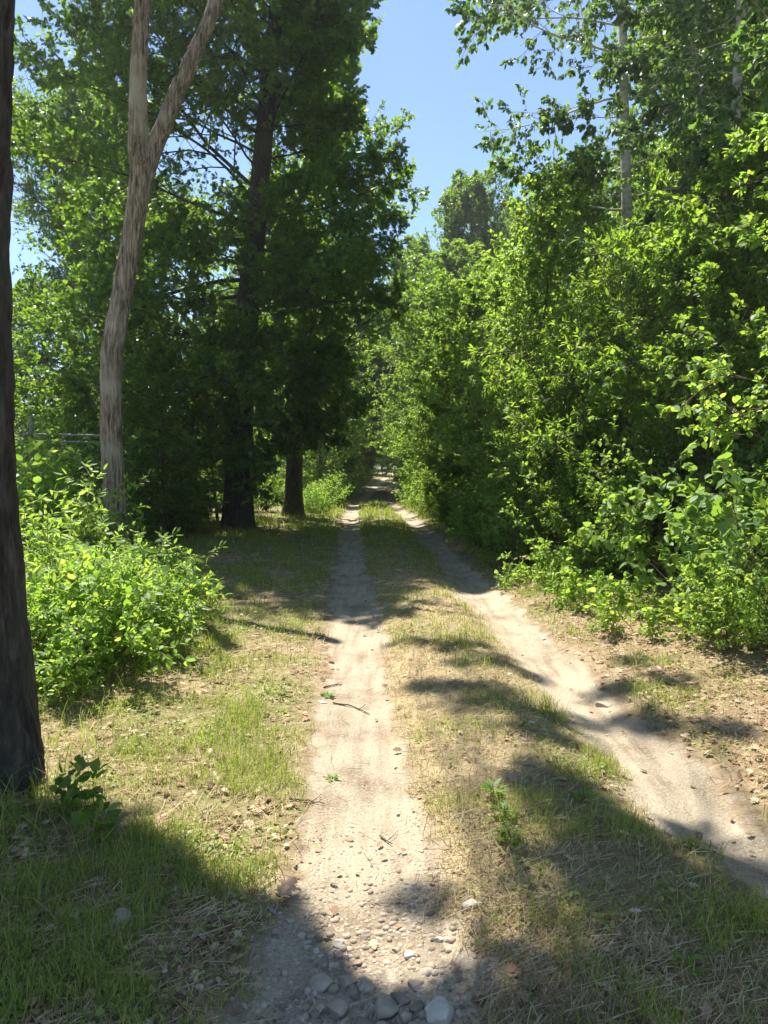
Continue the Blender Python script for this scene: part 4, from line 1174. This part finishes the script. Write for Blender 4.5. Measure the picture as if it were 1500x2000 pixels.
# sticks
def stick(rows, r, label, mat=M_TWIG, lift=.008):
    pts = np.array([G(*q)[:2] for q in rows]); z = gz(pts[:, 0], pts[:, 1]) + lift
    p, t = resamp(np.c_[pts, z], 14); p[:, 2] += rng.normal(0, .002, 14)
    base = p[0].copy()
    V, F = tubes((p - base)[None], (r * np.linspace(1, .45, 14) * rng.uniform(.85, 1.15, 14))[None], 7)
    Vt, Ft = tubes(np.stack([(p - base)[8], (p - base)[8] + np.array([.03, .03, .008]), (p - base)[8] + np.array([.045, .07, .01])])[None], np.array([[r * .5, r * .4, r * .2]]), 5)
    V, F = merge([(V, F), (Vt, Ft)])
    tag(link('stick', mesh_from('stick', V, F, [mat], smooth=True), None, base), label, 'stick')


stick([(650, 1365), (690, 1368), (722, 1385)], .006, 'thin curved stick lying across the left rut')
stick([(632, 1337), (650, 1332), (668, 1328)], .006, 'short dark stick at the left edge of the left rut')
stick([(1335, 1634), (1370, 1643), (1410, 1646)], .006, 'dark stick lying along the right rut')
stick([(565, 1556), (600, 1553), (634, 1556)], .005, 'thin stick beside dead leaves at the left rut edge')
stick([(742, 1612), (752, 1620), (766, 1630)], .004, 'tiny dark twig alone on the sunlit left rut')
stick([(1024, 1418), (1012, 1434), (996, 1446)], .006, 'twig on the dry centre strip by the white stone')
stick([(985, 1655), (984, 1690), (968, 1695)], .007, 'dark forked twig below the rosette weeds on the centre strip')
stick([(805, 1190), (830, 1197), (850, 1200)], .014, 'pale stick on the centre strip at the shade edge')
stick([(985, 1790), (1010, 1800), (1040, 1815)], .006, 'brown stick in dry grass right of the flat pale slab')


# ------------------------------------------------------------------ small weeds
def weed(px, py, n, size, kind, label, up=.4, stems=True, mat=M_BRI, h=.0):
    g = G(px, py); a = np.arange(n) * 2.4 + rng.normal(0, .2, n)
    D = np.stack([np.cos(a), np.sin(a), up * rng.uniform(.3, 1.3, n)], -1)
    N = np.array([0, 0, 1.0]) - nrm(D) * .5
    pos = nrm(D) * .01 + np.c_[np.zeros((n, 2)), h * rng.random(n)]
    V, F = leaves(pos, D, N, size * rng.uniform(.7, 1.15, n), kind)
    root = empty('weed', (g[0], g[1], float(gz(g[0], g[1])))); tag(root, label, 'weed')
    link('foliage', mesh_from('foliage', V, [F], [mat]), root)
    V, F = tubes(np.array([[[0, 0, -.02], [.003, 0, h * .5 + .008], [0, .004, h + .015]]]), np.array([[.004, .003, .002]]), 5)
    link('stem', mesh_from('stem', V, [F], [M_STALK]), root)


weed(962, 1570, 20, .075, 'lance', 'green rosette weed highest of three on the centre strip', h=.06)
weed(985, 1612, 20, .07, 'lance', 'middle one of three green rosette weeds on the centre strip', h=.05)
weed(995, 1650, 18, .065, 'lance', 'lowest of three green rosette weeds on the centre strip', h=.04)
weed(1140, 1570, 14, .07, 'lance', 'small weed in the shade on the centre strip, right of the three rosettes', h=.03)
weed(1340, 1915, 12, .06, 'lance', 'pale green weed at the lower right of the centre strip', h=.05)
weed(640, 1352, 9, .06, 'ovate', 'little green sprig at the edge of the left rut by the sticks', h=.02)
weed(648, 1505, 6, .04, 'ovate', 'single tiny green sprig on the sunlit left rut')
# dark leaved weeds by the near trunk
for px, py, s, lb in [(205, 1650, .38, 'dark broad leaved weed in silhouette beside the thick trunk'), (120, 1600, .3, 'smaller dark broad leaved weed against the foot of the thick trunk')]:
    g = G(px, py); w_, l_ = shrub_parts(3, .62, .6, 4, .1, 4, 'ovate', .12, lean=.3, stem_r=.004, base=.05)
    r_ = make_shrub('weed', (g[0], g[1], float(gz(g[0], g[1]))), (w_, l_), M_OAK, lb, cat='weed'); r_.scale = (s / .62 * .9,) * 3
# big dead leaf on the stones
for px, py, s, lb in [(545, 1755, .11, 'big curled dead leaf at the left side of the stony patch'), (998, 1548, .08, 'orange brown dead leaf on the centre strip above the rosettes')]:
    g = G(px, py); V, F = leaves(np.array([[0, 0, .02]]), np.array([[.4, .8, .15]]), np.array([[.1, -.5, 1.0]]), np.array([s]), 'oak')
    tag(link('dead_leaf', mesh_from('dead_leaf', V, [F], [M_LITTER]), None, (g[0], g[1], float(gz(g[0], g[1])) + .015)), lb, 'leaf')

# bright young trees that close the tunnel in front of the far woods
for src, x, y, rz, sc, lb in [
    (sapB, -3.3, 37.5, .6, (1.55, 1.55, 1.6), 'bright young tree leaning in from the left where the tunnel begins'),
    (sapB, 2.7, 43, 2.9, (1.5, 1.5, 1.75), 'bright young tree leaning in from the right where the tunnel begins'),
    (sapA, -3.4, 47, 4.0, (1.7, 1.7, 1.9), 'green young tree on the left, half inside the leafy tunnel'),
    (sapB, 3.2, 55, 1.2, (1.7, 1.7, 1.9), 'green young tree on the right, half inside the leafy tunnel'),
    (sapA, -3.0, 62, 5.0, (1.9, 1.9, 2.2), 'last young tree on the left side inside the leafy tunnel')]:
    dup(src, (x, y, Z0(x, y)), rz, sc, lb)

# ------------------------------------------------------------------ thin haze added to imitate lens glare
hv = np.array([(x, y, z) for x in (-520, 520) for y in (-320, 720) for z in (-4, 22.5)], float)
hf = np.array([(0, 1, 3, 2), (4, 6, 7, 5), (0, 4, 5, 1), (2, 3, 7, 6), (0, 2, 6, 4), (1, 5, 7, 3)])
m, nt, nd, lk = newmat('glare_haze')
pv = nd.new('ShaderNodeVolumePrincipled'); pv.inputs['Density'].default_value = .0007
pv.inputs['Color'].default_value = (.93, .96, 1, 1); pv.inputs['Anisotropy'].default_value = .5
o = nd.new('ShaderNodeOutputMaterial'); lk.new(pv.outputs[0], o.inputs['Volume'])
tag(link('haze', mesh_from('haze', hv, [hf], [m])), 'thin pale haze added among the trees to imitate lens glare', 'haze', kind='stuff')

# ------------------------------------------------------------------ light, sky, camera
w = bpy.data.worlds.new('World'); scene.world = w; w.use_nodes = True
nt = w.node_tree
sky = nt.nodes.new('ShaderNodeTexSky'); sky.sky_type = 'NISHITA'; sky.sun_disc = False
sky.sun_elevation = SUN_EL; sky.sun_rotation = -SUN_AZ
sky.air_density = 1.0; sky.dust_density = 0.2; sky.ozone_density = 3.0
bg = nt.nodes['Background']; nt.links.new(sky.outputs[0], bg.inputs[0]); bg.inputs[1].default_value = .080
sl = bpy.data.lights.new('sun', 'SUN'); sl.energy = 5.0; sl.angle = math.radians(.55); sl.color = (1, .95, .86)
so = bpy.data.objects.new('sun', sl); COL.objects.link(so); so.location = (-20, 20, 40)
so.rotation_euler = Vector(SUNV).to_track_quat('Z', 'Y').to_euler()

cam = bpy.data.cameras.new('camera'); co = bpy.data.objects.new('camera', cam); COL.objects.link(co)
co.location = EYE; co.rotation_euler = (PI / 2 - PITCH, 0, 0)
cam.sensor_fit = 'VERTICAL'; cam.sensor_height = 36; cam.lens = 18 / math.tan(math.radians(34.7))
cam.clip_start = .05; cam.clip_end = 3000
scene.camera = co

scene.view_settings.view_transform = 'Standard'; scene.view_settings.look = 'None'
scene.view_settings.exposure = 1.38; scene.view_settings.gamma = 1.0
cy = scene.cycles
cy.max_bounces = 9; cy.diffuse_bounces = 7; cy.glossy_bounces = 2; cy.transmission_bounces = 7; cy.transparent_max_bounces = 4
cy.use_denoising = True; cy.sample_clamp_indirect = 4
cy.caustics_reflective = False; cy.caustics_refractive = False
